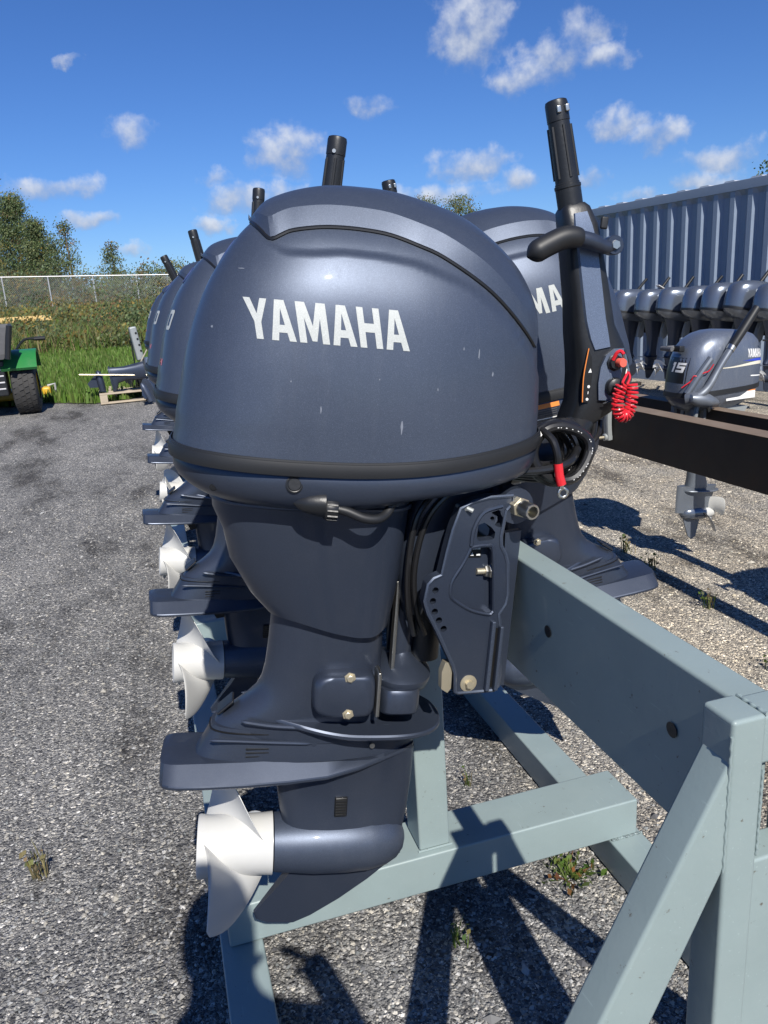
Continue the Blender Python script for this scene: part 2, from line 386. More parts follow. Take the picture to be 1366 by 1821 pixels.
def grass_sheet():
    xs = axis_pts(-150, 60, -6, 3, .3); rows = [0, .4, .8, 1.3, 2, 3, 4.5, 6, 8, 10, 13, 17, 22, 28, 36, 46, 60, 90, 140, 220, 340]
    V = []; n = len(xs)
    for r in rows:
        for x in xs:
            y = grass_edge(max(-8, min(4, x))) + r; V.append((x, y, gz(x, y) + .012 + .05*smooth(0, 2, r)))
    b = MB(); b.v = V; b.f = [(j*n+i, j*n+i+1, (j+1)*n+i+1, (j+1)*n+i) for j in range(len(rows)-1) for i in range(n-1)]
    return tag(b.build('grass_ground', 'soil', fix=False), kind='structure')
grass_sheet()

# ------------------------------------------------------------------ motor stand (grey-green steel)
BX0, BX1 = .572, .622
def make_stand(y0, y1, label, near):
    t = thing('motor_stand', label, 'stand', (.597, (y0+y1)/2, 0), group='motor stands')
    cy = (y0+y1)/2
    def put(mb, name, mat='stand', label=None):
        mb.v = [(x-.597, y-cy, z) for x, y, z in mb.v]; return mb.build(name, mat, t)
    holes = []
    beam = put(MB().bbox(BX0, BX1, y0+.045, y1, .815, 1.04, .005, 2), 'beam', 'beam')
    for hy in (.735, 1.06, 1.6, 2.3):
        if y0 < hy < y1:
            mb = MB().revolve([(0, .0095), (.0015, .0105), (.0016, .007), (.0012, .0)], (BX0-.001, hy, .945), (-1, 0, 0), 14, False)
            mb.v = [(x-.597, y-cy, z) for x, y, z in mb.v]; h = mb.build('bolt_hole', 'black', t)
    for X in (-.03, .97):
        put(MB().bbox(X, X+.095, y0-.05, y1+.02, .004, .1, .005, 2), 'floor_rail')
    for Y in ((1.475,) if near else ()) + ((3.15,) if near else (y0+.5, y1-.5)):
        put(MB().bbox(-.01, 1.05, Y, Y+.14, .101, .205, .005, 2), 'cross_tube')
        if near or True:
            put(MB().bbox(.458, .536, Y+.02, Y+.115, .206, .792, .005, 2), 'post'); put(MB().bbox(.458, .622, Y+.02, Y+.115, .7925, .8145, .004, 2), 'saddle_plate')
            wl_ = MB().tube([(.454, Y+.018, .207), (.540, Y+.018, .207)], .003, 8); put(wl_, 'weld_bead')
    for e, s in ((y0, 1), (y1, -1)):
        ya, yb = (e, e+.05) if s > 0 else (e-.05, e)
        if s < 0: ya += .002; yb += .052
        put(MB().bbox(.530, .5735, ya, yb, .1, 1.048, .005, 2), 'end_post')
        put(MB().bbox(.63, .673, ya, yb, .1, 1.048, .005, 2), 'end_post')
        put(MB().bbox(.556, .648, ya+.002, yb-.002, .985, 1.0455, .005, 2), 'cap_plate')
        put(MB().bbox(.556, .648, ya+.002, yb-.006, .1, .862, .004, 2), 'end_plate')
        # raking braces: the outer end of each stands on the floor rail
        for pol in ([(.550, 1.036), (.550, .90), (.171, .101), (.064, .101)], [(.653, 1.036), (.653, .90), (.935, .101), (1.042, .101)]):
            q = MB().prism(pol, ya+.0015, yb-.0015); bm_ = bmesh.new()
            vs = [bm_.verts.new(v) for v in q.v]
            for f in q.f: bm_.faces.new([vs[i] for i in f])
            bmesh.ops.recalc_face_normals(bm_, faces=bm_.faces[:])
            eg = [e_ for e_ in bm_.edges if len(e_.link_faces) == 2 and e_.calc_face_angle(0) > .5]
            bmesh.ops.bevel(bm_, geom=eg, offset=.005, segments=2, profile=.5, affect='EDGES'); mb_ = MB().bm(bm_); mb_.nb = len(mb_.v); put(mb_, 'brace')
    for k_, (x_, z0_, z1_) in enumerate(((.5300, 1.03, .86), (.5735, .98, .87))):
        n_ = 40; put(MB().tube([(x_+.0006*math.sin(i*1.7+k_), y0+.0012, z0_+(z1_-z0_)*i/n_) for i in range(n_+1)], [.0017+.00025*math.sin(i*.9)+.0002*math.sin(i*2.3) for i in range(n_+1)], 8), 'weld_bead')
    n_ = 30; put(MB().tube([(.9745+.09*i/n_, 1.4745, .1015+.0006*math.sin(i*1.9)) for i in range(n_+1)], [.004+.001*math.sin(i*1.3) for i in range(n_+1)], 8), 'weld_bead')
    n_ = 20; put(MB().tube([(.5735+.0006*math.sin(i), y0+.047-.045*i/n_, 1.0475) for i in range(n_+1)], [.0022+.0006*math.sin(i*1.3) for i in range(n_+1)], 8), 'weld_bead')
    return t
make_stand(.585, 3.42, 'grey-green steel stand with raking braces carrying the nearest outboards', True)
make_stand(3.55, 6.45, 'second grey-green stand farther down the row, mostly hidden behind outboards', False)

# ------------------------------------------------------------------ large outboard
SEAM = lambda x: .164 + (.42*(x+.35)**2 if x > -.35 else .14*(x+.35)**2)
def resample(poly, n):
    P = [Vector(p) for p in poly]; L = [0]
    for a, b in zip(P, P[1:]): L.append(L[-1]+(b-a).length)
    out = []
    for k in range(n):
        d = L[-1]*k/(n-1)
        for i in range(len(P)-1):
            if d <= L[i+1]+1e-9:
                t = (d-L[i])/max(1e-9, L[i+1]-L[i]); out.append(P[i].lerp(P[i+1], t)); break
    return out
APX = -.325
def fine(poly): return [(p.x, p.y) for p in catmull([(a, b, 0) for a, b in poly], 6)]
# meridians as (distance from apex axis, z)
rear = fine([(APX-x, z) for x, z in [(-.611, .165), (-.608, .20), (-.598, .26), (-.589, .322), (-.576, .373), (-.555, .428), (-.528, .475), (-.500, .517), (-.470, .548), (-.43, .569), (-.375, .583), (APX, .587)]])
front = fine([(x-APX, z) for x, z in [(.004, .20), (.000, .26), (-.006, .33), (-.014, .395), (-.030, .445), (-.062, .490), (-.108, .527), (-.168, .560), (-.227, .576), (-.28, .585), (APX, .587)]])
side = fine([(.186, .164), (.1855, .24), (.181, .32), (.172, .40), (.156, .455), (.132, .502), (.098, .542), (.055, .574), (0, .587)])
NS, NTH = 110, 168
mer = [resample(m, NS) for m in (rear, side, front)]
RIDGE = [(-.50, .50), (-.466, .481), (-.442, .469), (-.40, .471), (-.355, .476), (-.30, .474), (-.248, .468), (-.16, .440), (-.094, .398), (-.03, .33), (.02, .28)]
def cowl_shell():
    b = MB(); rings = []
    for i in range(NS):
        ring = []
        for j in range(NTH):
            t = 2*PI*j/NTH; c, s_ = math.cos(t), math.sin(t)
            n = 3.4 - 1.2*(i/(NS-1))**1.5
            q = (abs(c)**n + abs(s_)**n)**(-1/n); cx, sy = c*q, s_*q          # superellipse direction
            wr, ws, wf = (max(0, -c)**2, s_*s_, max(0, c)**2)
            R = [m[i][0]/m[0][0] for m in mer]; Z = [m[i][1] for m in mer]
            rho = wr*R[0]+ws*R[1]+wf*R[2]; z = wr*Z[0]+ws*Z[1]+wf*Z[2]
            ax = (front[0][0] if cx > 0 else rear[0][0])
            x = APX + ax*cx*rho; y = side[0][0]*sy*rho*(1-.10*smooth(-.25, .02, x))
            z += (SEAM(x)-z)*(1-i/(NS-1))**12 if i < 12 else 0
            z -= .009*smooth(.47, .57, z)
            rec = smooth(-.002, .007, z-interp(RIDGE, x))*smooth(-.515, -.46, x)
            y -= math.copysign(.008*rec*min(1, abs(y)/.05), y)
            ring.append((x, y, z))
        rings.append(ring)
    b.loft(rings, False, True); return b
shell = cowl_shell()
cowl_me = shell.mesh('cowl', 'gun', angle=50)
cowl_bvh = BVHTree.FromPolygons([Vector(v) for v in shell.v], shell.f)
def on_cowl(x, z, sgn, off=0.0, bvh=None, h=.6):
    hit = (bvh or cowl_bvh).ray_cast(Vector((x, sgn*h, z)), Vector((0, -sgn, 0)))
    if hit[0] is None: return None
    n = hit[1]
    if n.y*sgn < 0: n = -n
    return hit[0] + n*off
GROOVE = [(-.492, .520), (-.478, .505), (-.464, .492), (-.450, .498), (-.434, .506), (-.40, .513), (-.37, .516), (-.33, .516), (-.288, .512), (-.245, .500), (-.201, .484), (-.126, .442), (-.062, .390), (-.02, .35)]
_gs = [(p.x, p.y) for p in catmull([(a, b, 0) for a, b in GROOVE], 8)]
GROOVE = sorted(_gs)
def lid_mesh():
    b = MB(); rings = []; NX, NV = 70, 44
    xs = [-.497 + (-.03+.497)*(i/NX) for i in range(NX+1)]
    for i, x in enumerate(xs):
        zg = interp(GROOVE, x); ring = []
        h0 = cowl_bvh.ray_cast(Vector((x, 0, zg)), Vector((0, -1, .0001)).normalized())
        R0 = max(.03, abs(h0[0].y)) if h0[0] else .05
        fc = min(.9, .026/R0); fis = [0, fc*.5, fc]+[fc+(PI-2*fc)*j/(NV-4) for j in range(1, NV-4)]+[PI-fc, PI-fc*.5, PI]
        for j, fi in enumerate(fis):
            d = Vector((0, -math.cos(fi), math.sin(fi)))
            h = cowl_bvh.ray_cast(Vector((x, 0, zg)), d)
            if h[0] is None: h = (Vector((x, 0, zg+.01)), Vector((0, 0, 1)))
            n = h[1] if h[1].dot(d) > 0 else -h[1]
            e = {0: 0, 1: .5}.get(j, {len(fis)-1: 0, len(fis)-2: .5}.get(j, 1))
            off = .003 + .0115*e*(1-.75*smooth(-.16, -.04, x))
            if x < -.46: off *= .35+.65*smooth(-.497, -.46, x)
            p = h[0]+n*off
            ring.append(p)
        a, z_ = ring[0], ring[-1]
        ring = [Vector((x, a.y*.97, a.z-.002))] + ring + [Vector((x, z_.y*.97, z_.z-.002))]
        rings.append([tuple(p) for p in ring])
    n = len(rings[0]); V = [p for r in rings for p in r]
    F = [(i*n+j, i*n+j+1, (i+1)*n+j+1, (i+1)*n+j) for i in range(NX) for j in range(n-1)]
    b.add(V, F)
    # turned-in edge at the rear
    r0 = rings[0]; V2 = [(x+.012, y*.96, z-.012) for x, y, z in r0]; m = len(r0)
    b.add(r0+V2, [(j, j+1, m+j+1, m+j) for j in range(m-1)]); return b
lid_me = lid_mesh().mesh('top_lid', 'gun', angle=13)
def groove_mesh():
    b = MB()
    for sgn in (-1, 1):
        pts = []
        for i in range(90):
            x = -.492 + (-.035+.492)*i/89
            p = on_cowl(x, interp(GROOVE, x)-.002, sgn, .0004)
            if p: pts.append(p)
        b.tube(pts, .0034, 8)
    return b
groove_me = groove_mesh().mesh('panel_gap', 'black_label')

LET = {'Y': (.95, [(0,1),(.29,1),(.5,.62),(.71,1),(1,1),(.645,.42),(.645,0),(.355,0),(.355,.42)], []),
       'A': (1.0, [(0,0),(.31,1),(.69,1),(1,0),(.72,0),(.665,.2),(.335,.2),(.28,0)], [[(.395,.39),(.605,.39),(.5,.80)]]),
       'M': (1.22, [(0,0),(0,1),(.31,1),(.5,.42),(.69,1),(1,1),(1,0),(.765,0),(.765,.62),(.58,.05),(.42,.05),(.235,.62),(.235,0)], []),
       'H': (.95, [(0,0),(0,1),(.29,1),(.29,.61),(.71,.61),(.71,1),(1,1),(1,0),(.71,0),(.71,.39),(.29,.39),(.29,0)], []),
       '1': (.55, [(.25,0),(.25,.72),(0,.72),(.1,1),(.75,1),(.75,0)], []),
       '5': (1.0, [(0,0),(0,.24),(.70,.24),(.70,.42),(0,.42),(0,1),(1,1),(1,.77),(.28,.77),(.28,.64),(1,.64),(1,0)], []),
       '0': (.9, [(.12,0),(0,.1),(0,.9),(.12,1),(.88,1),(1,.9),(1,.1),(.88,0)], [[(.28,.2),(.28,.8),(.72,.8),(.72,.2)]])}
def word_mesh(word, x0, x1, z0, z1, sgn, proj, mat, slant=0.0, cuts=2, dz=0.0):
    """letters as flat print laid on a surface; proj(x, z) gives the surface point"""
    W = sum(LET[c][0] for c in word) + .14*(len(word)-1-word.count('Y')); b = MB(); cx = 0
    for c in word:
        w, outer, holes = LET[c]
        bm = bmesh.new()
        for lp in [outer]+holes:
            vs = [bm.verts.new((cx + p[0]*w, 0, p[1])) for p in lp]
            for i in range(len(vs)): bm.edges.new((vs[i], vs[(i+1) % len(vs)]))
        bmesh.ops.triangle_fill(bm, edges=bm.edges[:], use_beauty=True)
        bmesh.ops.subdivide_edges(bm, edges=bm.edges[:], cuts=cuts, use_grid_fill=True)
        ok = True
        for v in bm.verts:
            u = v.co.x/W; k = v.co.z
            if sgn > 0: u = 1-u
            x = x0 + (x1-x0)*u + slant*(k-.5)*(-1 if sgn > 0 else 1); z = z0 + (z1-z0)*k + dz*u
            p = proj(x, z)
            if p is None: ok = False; break
            v.co = p
        if ok: b.bm(bm)
        else: bm.free()
        cx += w + (.14 if c != 'Y' else .0)
    return b
yam = {s: word_mesh('YAMAHA', -.497, -.262, .3475, .4045, s, lambda x, z, s=s: on_cowl(x, z, s, .0007), 'letter', -.010*1, 3, -.004).mesh('lettering', 'letter', angle=60) for s in (-1, 1)}

def rear_proj(y, z, off=.0008):
    h = cowl_bvh.ray_cast(Vector((-1.2, y, z)), Vector((1, 0, 0)))
    return None if h[0] is None else h[0]+Vector((-off, 0, 0))
num0 = word_mesh('0', -.088, -.050, .335, .385, 1, lambda y, z: rear_proj(y, z), 'letter', 0, 3).mesh('numeral', 'letter', angle=60)
emb = MB()
for rr in (.020, .012):
    pts = [rear_proj(-.0+rr*math.cos(2*PI*k/24), .475+rr*math.sin(2*PI*k/24), .001) for k in range(25)]
    if all(pts): emb.tube(pts, .0016, 6)
emblem_me = emb.mesh('emblem', 'emblem') if emb.v else None
red_me = word_mesh('H', -.075, -.035, .245, .262, 1, lambda y, z: rear_proj(y, z), 'red', 0, 2).mesh('small_decal', 'red')

def band_mesh():
    b = MB(); rings = []; N = 120
    for off, dz in ((.0003, .0145), (.0020, .0140), (.0024, .0115), (.0038, .0108), (.0050, .005), (.0050, -.004), (.0040, -.0095), (-.004, -.0115)):
        ring = []
        for j in range(N):
            t = 2*PI*j/N; c, s_ = math.cos(t), math.sin(t); n = 3.4
            q = (abs(c)**n+abs(s_)**n)**(-1/n); cx, sy = c*q, s_*q
            ax = front[0][0] if cx > 0 else rear[0][0]
            x = APX+(ax+off)*cx; y = (side[0][0]+off)*sy*(1-.10*smooth(-.25, .02, x)); ring.append((x, y, SEAM(x)+dz-.004))
        rings.append(ring)
    b.loft(rings, False, False); return b
def lower_cowl_mesh():
    b = MB(); N = 80; rings = []
    zb = lambda x, d: SEAM(x) - d
    def ring(xr, xf, w, d, lift):
        out = []
        for x, y, z in sell(xr, xf, w, 0, 3.3, N, nr=3.0):
            y *= (1-.10*smooth(-.25, .02, x))
            f = smooth(-.33, -.22, x)
            out.append((x, y, SEAM(x) - d*(1-f*lift)))
        return out
    for xr, xf, w, d, l in ((-.607, .002, .1835, .012, 0), (-.610, .004, .1865, .020, 0), (-.609, .004, .1865, .034, .05), (-.602, .002, .185, .046, .10), (-.589, -.001, .180, .057, .14), (-.574, -.004, .172, .066, .18), (-.560, -.010, .160, .072, .22), (-.53, -.02, .135, .076, .24)):
        rings.append(ring(xr, xf, w, d, l))
    b.loft(rings, False, True); return b
low_b = lower_cowl_mesh(); low_me = low_b.mesh('lower_cowl', 'gun_low', angle=40)
low_bvh = BVHTree.FromPolygons([Vector(v) for v in low_b.v], low_b.f)
def apron_mesh():
    b = MB(); rings = []
    zc = lambda x, y: -.030*smooth(-.43, -.28, x) + .018*smooth(-.27, -.225, x)
    for z, xr, xf, w, k in ((.100, -.548, -.212, .128, 0), (.066, -.546, -.214, .124, 0), (.027, -.528, -.216, .118, 0), (-.024, -.516, -.218, .110, 0), (-.055, -.498, -.221, .104, .1), (-.086, -.480, -.225, .098, .4), (-.120, -.450, -.232, .090, 1), (-.122, -.444, -.236, .084, 1)):
        rings.append(sell(xr, xf, w, z, 4.2, 72, (lambda x, y, k=k: k*zc(x, y)), nr=2.7, x0=xr+(xf-xr)*.55))
    b.loft(rings, True, True); return b
def mid_mesh():
    b = MB(); rings = []
    for z, xr, xf, w in ((-.09, -.438, -.240, .078), (-.145, -.440, -.238, .074), (-.194, -.443, -.236, .069), (-.235, -.447, -.235, .066), (-.262, -.453, -.235, .064), (-.283, -.464, -.234, .062), (-.300, -.482, -.233, .060), (-.318, -.506, -.231, .058), (-.338, -.533, -.228, .056), (-.372, -.545, -.20, .054)):
        rings.append(sell(xr, xf, w, z, 3.6, 56, nr=2.3, x0=xr+(xf-xr)*.55))
    b.loft(rings, True, True); return b
def block_mesh():
    b = MB(); rings = []
    for z, xr, xf, w in ((-.345, -.541, -.152, .049), (-.360, -.546, -.154, .0505), (-.380, -.556, -.155, .053), (-.394, -.564, -.156, .055), (-.408, -.572, -.158, .056)):
        rings.append(sell(xr, xf, w, z, 1.7, 40, nr=3.2, x0=-.36))
    b.loft(rings, True, True); return b
def plate_plan(outl, z0, z1, bev=.003, drop=None):
    b = MB(); rings = []
    cx = sum(p[0] for p in outl)/len(outl)
    for z, k in ((z0, -bev), (z0+bev, 0), (z1-bev, 0), (z1, -bev)):
        ring = []
        for x, y in outl:
            L = math.hypot(x-cx, y) or 1
            ring.append((x+(x-cx)/L*k, y+y/L*k, z+(drop(x, y) if drop else 0)))
        rings.append(ring)
    b.loft(rings, True, True); return b
def splash_mesh():
    up = [(-.485, .030), (-.45, .045), (-.40, .062), (-.34, .080), (-.28, .090), (-.21, .092), (-.165, .084), (-.135, .066), (-.118, .040), (-.112, .012)]
    o = up + [(x, -y) for x, y in reversed(up)]
    o = [(p.x, p.y) for p in catmull([(a, b, 0) for a, b in o+[o[0]]], 4)[:-1]]
    return plate_plan(o, -.349, -.338, .003, lambda x, y: .024*smooth(-.28, -.50, x))
def cav_mesh():
    W = [(-.629, .050), (-.627, .066), (-.621, .077), (-.610, .083), (-.595, .086), (-.55, .0875), (-.48, .086), (-.40, .080), (-.33, .070), (-.27, .058), (-.22, .044), (-.18, .028), (-.160, .012), (-.156, .004)]
    rings = []
    for x, w in W:
        k = smooth(-.16, -.34, x); zr = -.403; ze = zr-.028*k; r_ = min(.056, w*.66)
        top = [(-w, ze-.001), (-w*.985, ze+.0015), (-r_, zr-.001), (-r_*.9, zr), (0, zr), (r_*.9, zr), (r_, zr-.001), (w*.985, ze+.0015), (w, ze-.001)]
        bot = [(w, ze-.005), (w*.985, ze-.0065), (r_*.95, zr-.014), (0, zr-.015), (-r_*.95, zr-.014), (-w*.985, ze-.0065), (-w, ze-.005)]
        rings.append([(x, y, z) for y, z in top+bot])
    return MB().loft(rings, True, True)
def strut_mesh():
    b = MB(); rings = []
    for z, xr, xf, w in ((-.41, -.43, -.154, .05), (-.44, -.424, -.154, .04), (-.49, -.417, -.155, .034), (-.53, -.411, -.157, .034), (-.56, -.405, -.16, .04), (-.60, -.40, -.165, .045)):
        rings.append(sell(xr, xf, w, z, 1.75, 40, nr=2.6, x0=-.29))
    b.loft(rings, True, True); return b
def bullet_mesh():
    return MB().revolve([(-.419, .0), (-.419, .054), (-.40, .0565), (-.34, .0625), (-.28, .0635), (-.235, .061), (-.20, .053), (-.178, .041), (-.165, .026), (-.160, .012), (-.159, 0)], (0, 0, -.613), (1, 0, 0), 36, False)
def skeg_mesh():
    outl = [(-.375, -.655), (-.395, -.69), (-.453, -.771), (-.448, -.785), (-.425, -.796), (-.374, -.800), (-.340, -.785), (-.285, -.747), (-.23, -.703), (-.165, -.648), (-.19, -.63), (-.30, -.63)]
    b = MB(); n = len(outl); V = []
    cx = -.31
    for sg in (-1, 1):
        for x, z in outl:
            th = .004 + .013*smooth(-.80, -.66, z)*(1-.75*smooth(-.30, -.155, x))*(1-.75*smooth(-.36, -.45, x)); V.append((x, sg*th, z))
    F = [tuple(range(n)), tuple(range(2*n-1, n-1, -1))] + [(i, (i+1) % n, n+(i+1) % n, n+i) for i in range(n)]
    b.add(V, F); return b
def prop_blade(phase, R=.178, r0=.048, cx=-.492, cz=-.615):
    b = MB(); NU, NV = 14, 12; grid = {}
    V = []; F = []
    for sg in (0, 1):
        for i in range(NU+1):
            u = i/NU; r = r0+(R-r0)*u
            ch = .190*(math.sin(PI*min(1, (.30+.70*u)))**.6)*(1-.25*u) if u < .999 else .02
            ch = max(ch, .018)
            pit = math.atan2(.33, 2*PI*r)       # pitch angle
            for j in range(NV+1):
                v = j/NV-.5
                s_ = v*ch + .025*u
                ax = -s_*math.sin(pit) - .035*u*u          # axial
                tg = s_*math.cos(pit)/r                      # angle
                a = phase + tg
                th = .0035*(1-u*.7)*(1-(2*v)**2)**.5 + .0006
                nx = math.cos(pit)*th*(1 if sg else -1)
                V.append((cx+ax+nx, r*math.sin(a), cz+r*math.cos(a)))
    n = NV+1; h = (NU+1)*n
    for i in range(NU):
        for j in range(NV):
            q = (i*n+j, i*n+j+1, (i+1)*n+j+1, (i+1)*n+j); F.append(q); F.append(tuple(h+k for k in reversed(q)))
    for i in range(NU):
        for j in (0, NV): F.append((i*n+j, (i+1)*n+j, h+(i+1)*n+j, h+i*n+j))
    for j in range(NV): F.append((NU*n+j, NU*n+j+1, h+NU*n+j+1, h+NU*n+j))
    b.add(V, F); return b
def prop_hub():
    return MB().revolve([(-.470, .022), (-.558, .046), (-.5625, .0575), (-.559, .059), (-.545, .057), (-.49, .0555), (-.44, .0565), (-.4215, .058), (-.4205, .05)], (0, 0, -.615), (1, 0, 0), 40, False)

hub_me = prop_hub().mesh('propeller', 'white', angle=40)
blade_me = [prop_blade(2*PI*k/3).mesh('blade', 'white', angle=60) for k in range(3)]
# clamp bracket plates
def circ(cx, cz, r, n=14): return [(cx+r*math.cos(2*PI*k/n), cz+r*math.sin(2*PI*k/n)) for k in range(n)]
BR = [(-.073,.093),(-.062,.106),(-.064,.118),(-.106,.115),(-.135,.108),(-.157,.096),(-.168,.059),(-.175,.020),(-.181,-.020),(-.195,-.026),(-.204,-.036),(-.208,-.066),(-.200,-.088),(-.180,-.122),(-.145,-.188),(-.139,-.205),(-.136,-.240),(-.130,-.243),(-.060,-.243),(-.053,-.236),(-.051,-.215),(-.063,-.110),(-.066,-.096),(-.055,-.078),(-.053,-.060),(-.060,-.002),(-.066,.014),(-.076,.030),(-.078,.047)]
HOLES = [circ(x, z, .0058) for x, z in [(-.189,-.047),(-.192,-.066),(-.187,-.085),(-.178,-.101),(-.168,-.117)]]
WIN1 = [(-.103,.078),(-.100,.088),(-.088,.092),(-.081,.088),(-.076,.066),(-.081,.061),(-.090,.064)]
WIN2 = [(-.123,.066),(-.112,.070),(-.098,.062),(-.090,.053),(-.091,.042),(-.098,.039),(-.118,.038),(-.123,.042)]
POCK = [(-.132,.027),(-.102,.030),(-.090,.018),(-.078,-.080),(-.080,-.090),(-.088,-.094),(-.121,-.085),(-.150,-.068),(-.160,-.058),(-.162,-.044),(-.159,-.028),(-.142,.002)]
def bracket_mesh(sg):
    b = MB()
    b.prism(BR, sg*.108, sg*.132, HOLES+[WIN1, WIN2, POCK])
    b.prism(POCK, sg*.1082, sg*.114)
    b.prism([(-.066,-.243),(-.030,-.243),(-.030,.05),(-.060,.045),(-.053,-.06)], sg*.095, sg*.110)    # flange against the beam
    return b
def rod(mb, p0, p1, r, n=12): return mb.tube([p0, p1], r, n)
def hexn(mb, o, axis, r, h): return mb.revolve([(0, r*.92), (.0015, r), (h-.0015, r), (h, r*.92)], o, axis, 6)

def rot_part(o, yaw):
    o.matrix_basis = Matrix.Translation((-.19, 0, 0)) @ Matrix.Rotation(yaw, 4, 'Z') @ Matrix.Translation((.19, 0, 0))

def build_outboard():
    t = link('outboard_motor', None); t.empty_display_size = .1
    S = []                                                # parts that steer
    def P(name, mb, mat, parent=None, steer=True, **kw):
        o = mb.build(name, mat, parent or t, **kw)
        if steer and parent is None: S.append(o)
        return o
    def PM(name, me, parent=None, steer=True):
        o = link(name, me, parent or t)
        if steer and parent is None: S.append(o)
        return o
    cowl = PM('cowl', cowl_me)
    PM('top_lid', lid_me, cowl); PM('panel_gap', groove_me, cowl)
    for s in (-1, 1): PM('lettering', yam[s], cowl)
    PM('numeral', num0, cowl); PM('small_decal', red_me, cowl)
    if emblem_me: PM('emblem', emblem_me, cowl)
    P('rubber_seal', band_mesh(), 'rubber')
    low = PM('lower_cowl', low_me)
    for s in (-1, 1):
        p = on_cowl(-.419, .138, s, 0, low_bvh)
        P('plug', MB().revolve([(0, .0135), (.0008, .0135), (.0016, .0115), (.0012, .0105), (.0024, .009), (.0024, 0)], p - Vector((0, s*.0006, 0)), (0, s, .15), 24, False), 'black', low)
        p = on_cowl(-.539, .122, s, 0, low_bvh)
        P('screw', MB().revolve([(0, .0062), (.001, .0062), (.001, .004), (.0025, .0038), (.0025, 0)], p - Vector((0, s*.0006, 0)), (-.2, s, -.3), 14, False), 'black', low)
    # flush hose fitting on the near side
    fit = P('hose_fitting', MB().revolve([(-.420, .002), (-.410, .011), (-.396, .017), (-.380, .0205), (-.371, .0215), (-.371, .010)], (0, -.172, .100), (1, 0, -.02), 20, False), 'black', low)
    nut = MB().revolve([(0, .0165), (.002, .0178), (.018, .0178), (.020, .0165), (.020, .006)], (-.371, -.172, .100), (1, 0, -.05), 20, False)
    for k in range(12):
        a = 2*PI*k/12; nut.tube([(-.368, -.172+.0178*math.cos(a), .100+.0178*math.sin(a)), (-.352, -.172+.0178*math.cos(a), .099+.0178*math.sin(a))], .0019, 5)
    P('knurled_nut', nut, 'steel' if False else 'black', fit)
    P('hose', MB().tube(catmull([(-.352, -.172, .099), (-.335, -.175, .096), (-.31, -.178, .087), (-.288, -.174, .085), (-.272, -.162, .091), (-.262, -.152, .106), (-.260, -.148, .13)], 6), .0075, 12), 'rubber', fit)
    g = MB()
    for k, r in enumerate((.013, .010, .0125, .009, .0115, .008)): g.revolve([(0, r*.9), (.002, r), (.004, r*.9)], (-.260-.0008*k, -.150-.0012*k, .130-.0048*k), (.1, .25, -1), 16)
    P('grommet', g, 'black', fit)
    apron = P('apron', apron_mesh(), 'gun_low', angle=30)
    P('apron_flange', MB().loft([sell(-.551*1, -.209, w_, z_, 4.2, 72, nr=2.7, x0=-.551+.342*.55) for z_, w_ in ((.083, .1275), (.085, .1305), (.0885, .1305), (.0905, .1275))]), 'gun', apron)
    midp = P('midsection', mid_mesh(), 'gun_low', angle=40)
    P('exhaust_flap', MB().bbox(-.535, -.497, -.02, .02, -.322, -.316, .002, 1, Matrix.Translation((-.516, 0, -.315)) @ Matrix.Rotation(-.75, 4, 'Y') @ Matrix.Translation((.516, 0, .319))), 'black', midp)
    for s in (-1, 1):
        r = MB().tube(catmull([(-.488, s*.0555, -.322), (-.43, s*.059, -.331), (-.36, s*.061, -.335), (-.28, s*.061, -.337), (-.215, s*.058, -.338)], 5), [.001]+[.0045]*19+[.0035], 8); P('ridge', r, 'gun_low', midp)
        b = MB(); rings = []
        for y, k in ((.055, 1.0), (.080, 1.0), (.091, .97), (.0965, .90), (.0985, .78)):
            ring = []
            for j in range(32):
                tt = 2*PI*j/32; c, s_ = math.cos(tt), math.sin(tt); e = 3.2 if c < 0 else 8
                x = -.310 + .056*k*math.copysign(abs(c)**(2/e), c); z = -.2585 + .042*k*math.copysign(abs(s_)**(2/3.4), s_)
                ring.append((x, s*y, z))
            rings.append(ring)
        b.loft(rings, True, True); cov = P('mount_cover', b, 'gun_low', midp, angle=40)
        for z in (-.222, -.292):
            bb = MB().revolve([(0, .010), (.001, .0105), (.0012, .0072), (.006, .0068), (.0068, .0055), (.0068, 0)], (-.303, s*.0975, z+.002), (0, s, 0), 6, False); P('bolt', bb, 'zinc', cov)
        P('mount_strip', MB().bbox(-.2535, -.246, min(s*.06, s*.095), max(s*.06, s*.095), -.300, -.214, .002, 1), 'steel', midp)
    blk = MB(); rings = []
    for z, k in ((-.302, .94), (-.297, 1), (-.262, 1), (-.255, .95)): rings.append(sell(-.2455, -.165, .088*k, z, 4, 32))
    blk.loft(rings); P('mount_housing', blk, 'gun_low')
    yk = MB(); rings = []
    for z, k in ((-.268, .80), (-.262, .93), (-.250, 1.0), (-.243, 1.0), (-.236, .9), (-.226, .62), (-.214, .36), (-.205, .28)): rings.append(sell(-.195-.062*k, -.195+.056*k, .083*k, z, 2.2, 36))
    yk.loft(rings); P('steering_yoke', yk, 'gun_low')
    gear = P('gearcase', block_mesh(), 'gun_low')
    P('joint_line', MB().loft([sell(-.5455, -.1505, .0525, z_, 1.7, 40, nr=3.2, x0=-.36) for z_ in (-.3535, -.3515)]), 'black_label', gear)
    P('splash_plate', splash_mesh(), 'gun_low', gear); P('anti_ventilation_plate', cav_mesh(), 'gun_low', gear, angle=16)
    P('strut', strut_mesh(), 'gun_low', gear); P('torpedo', bullet_mesh(), 'gun', gear); P('skeg', skeg_mesh(), 'gun_low', gear, angle=25)
    tt = MB(); V = []
    for sg in (-1, 1):
        for x, z in ((-.478, -.412), (-.412, -.412), (-.412, -.478), (-.44, -.482)): V.append((x, sg*(.006 if z > -.42 else .003), z))
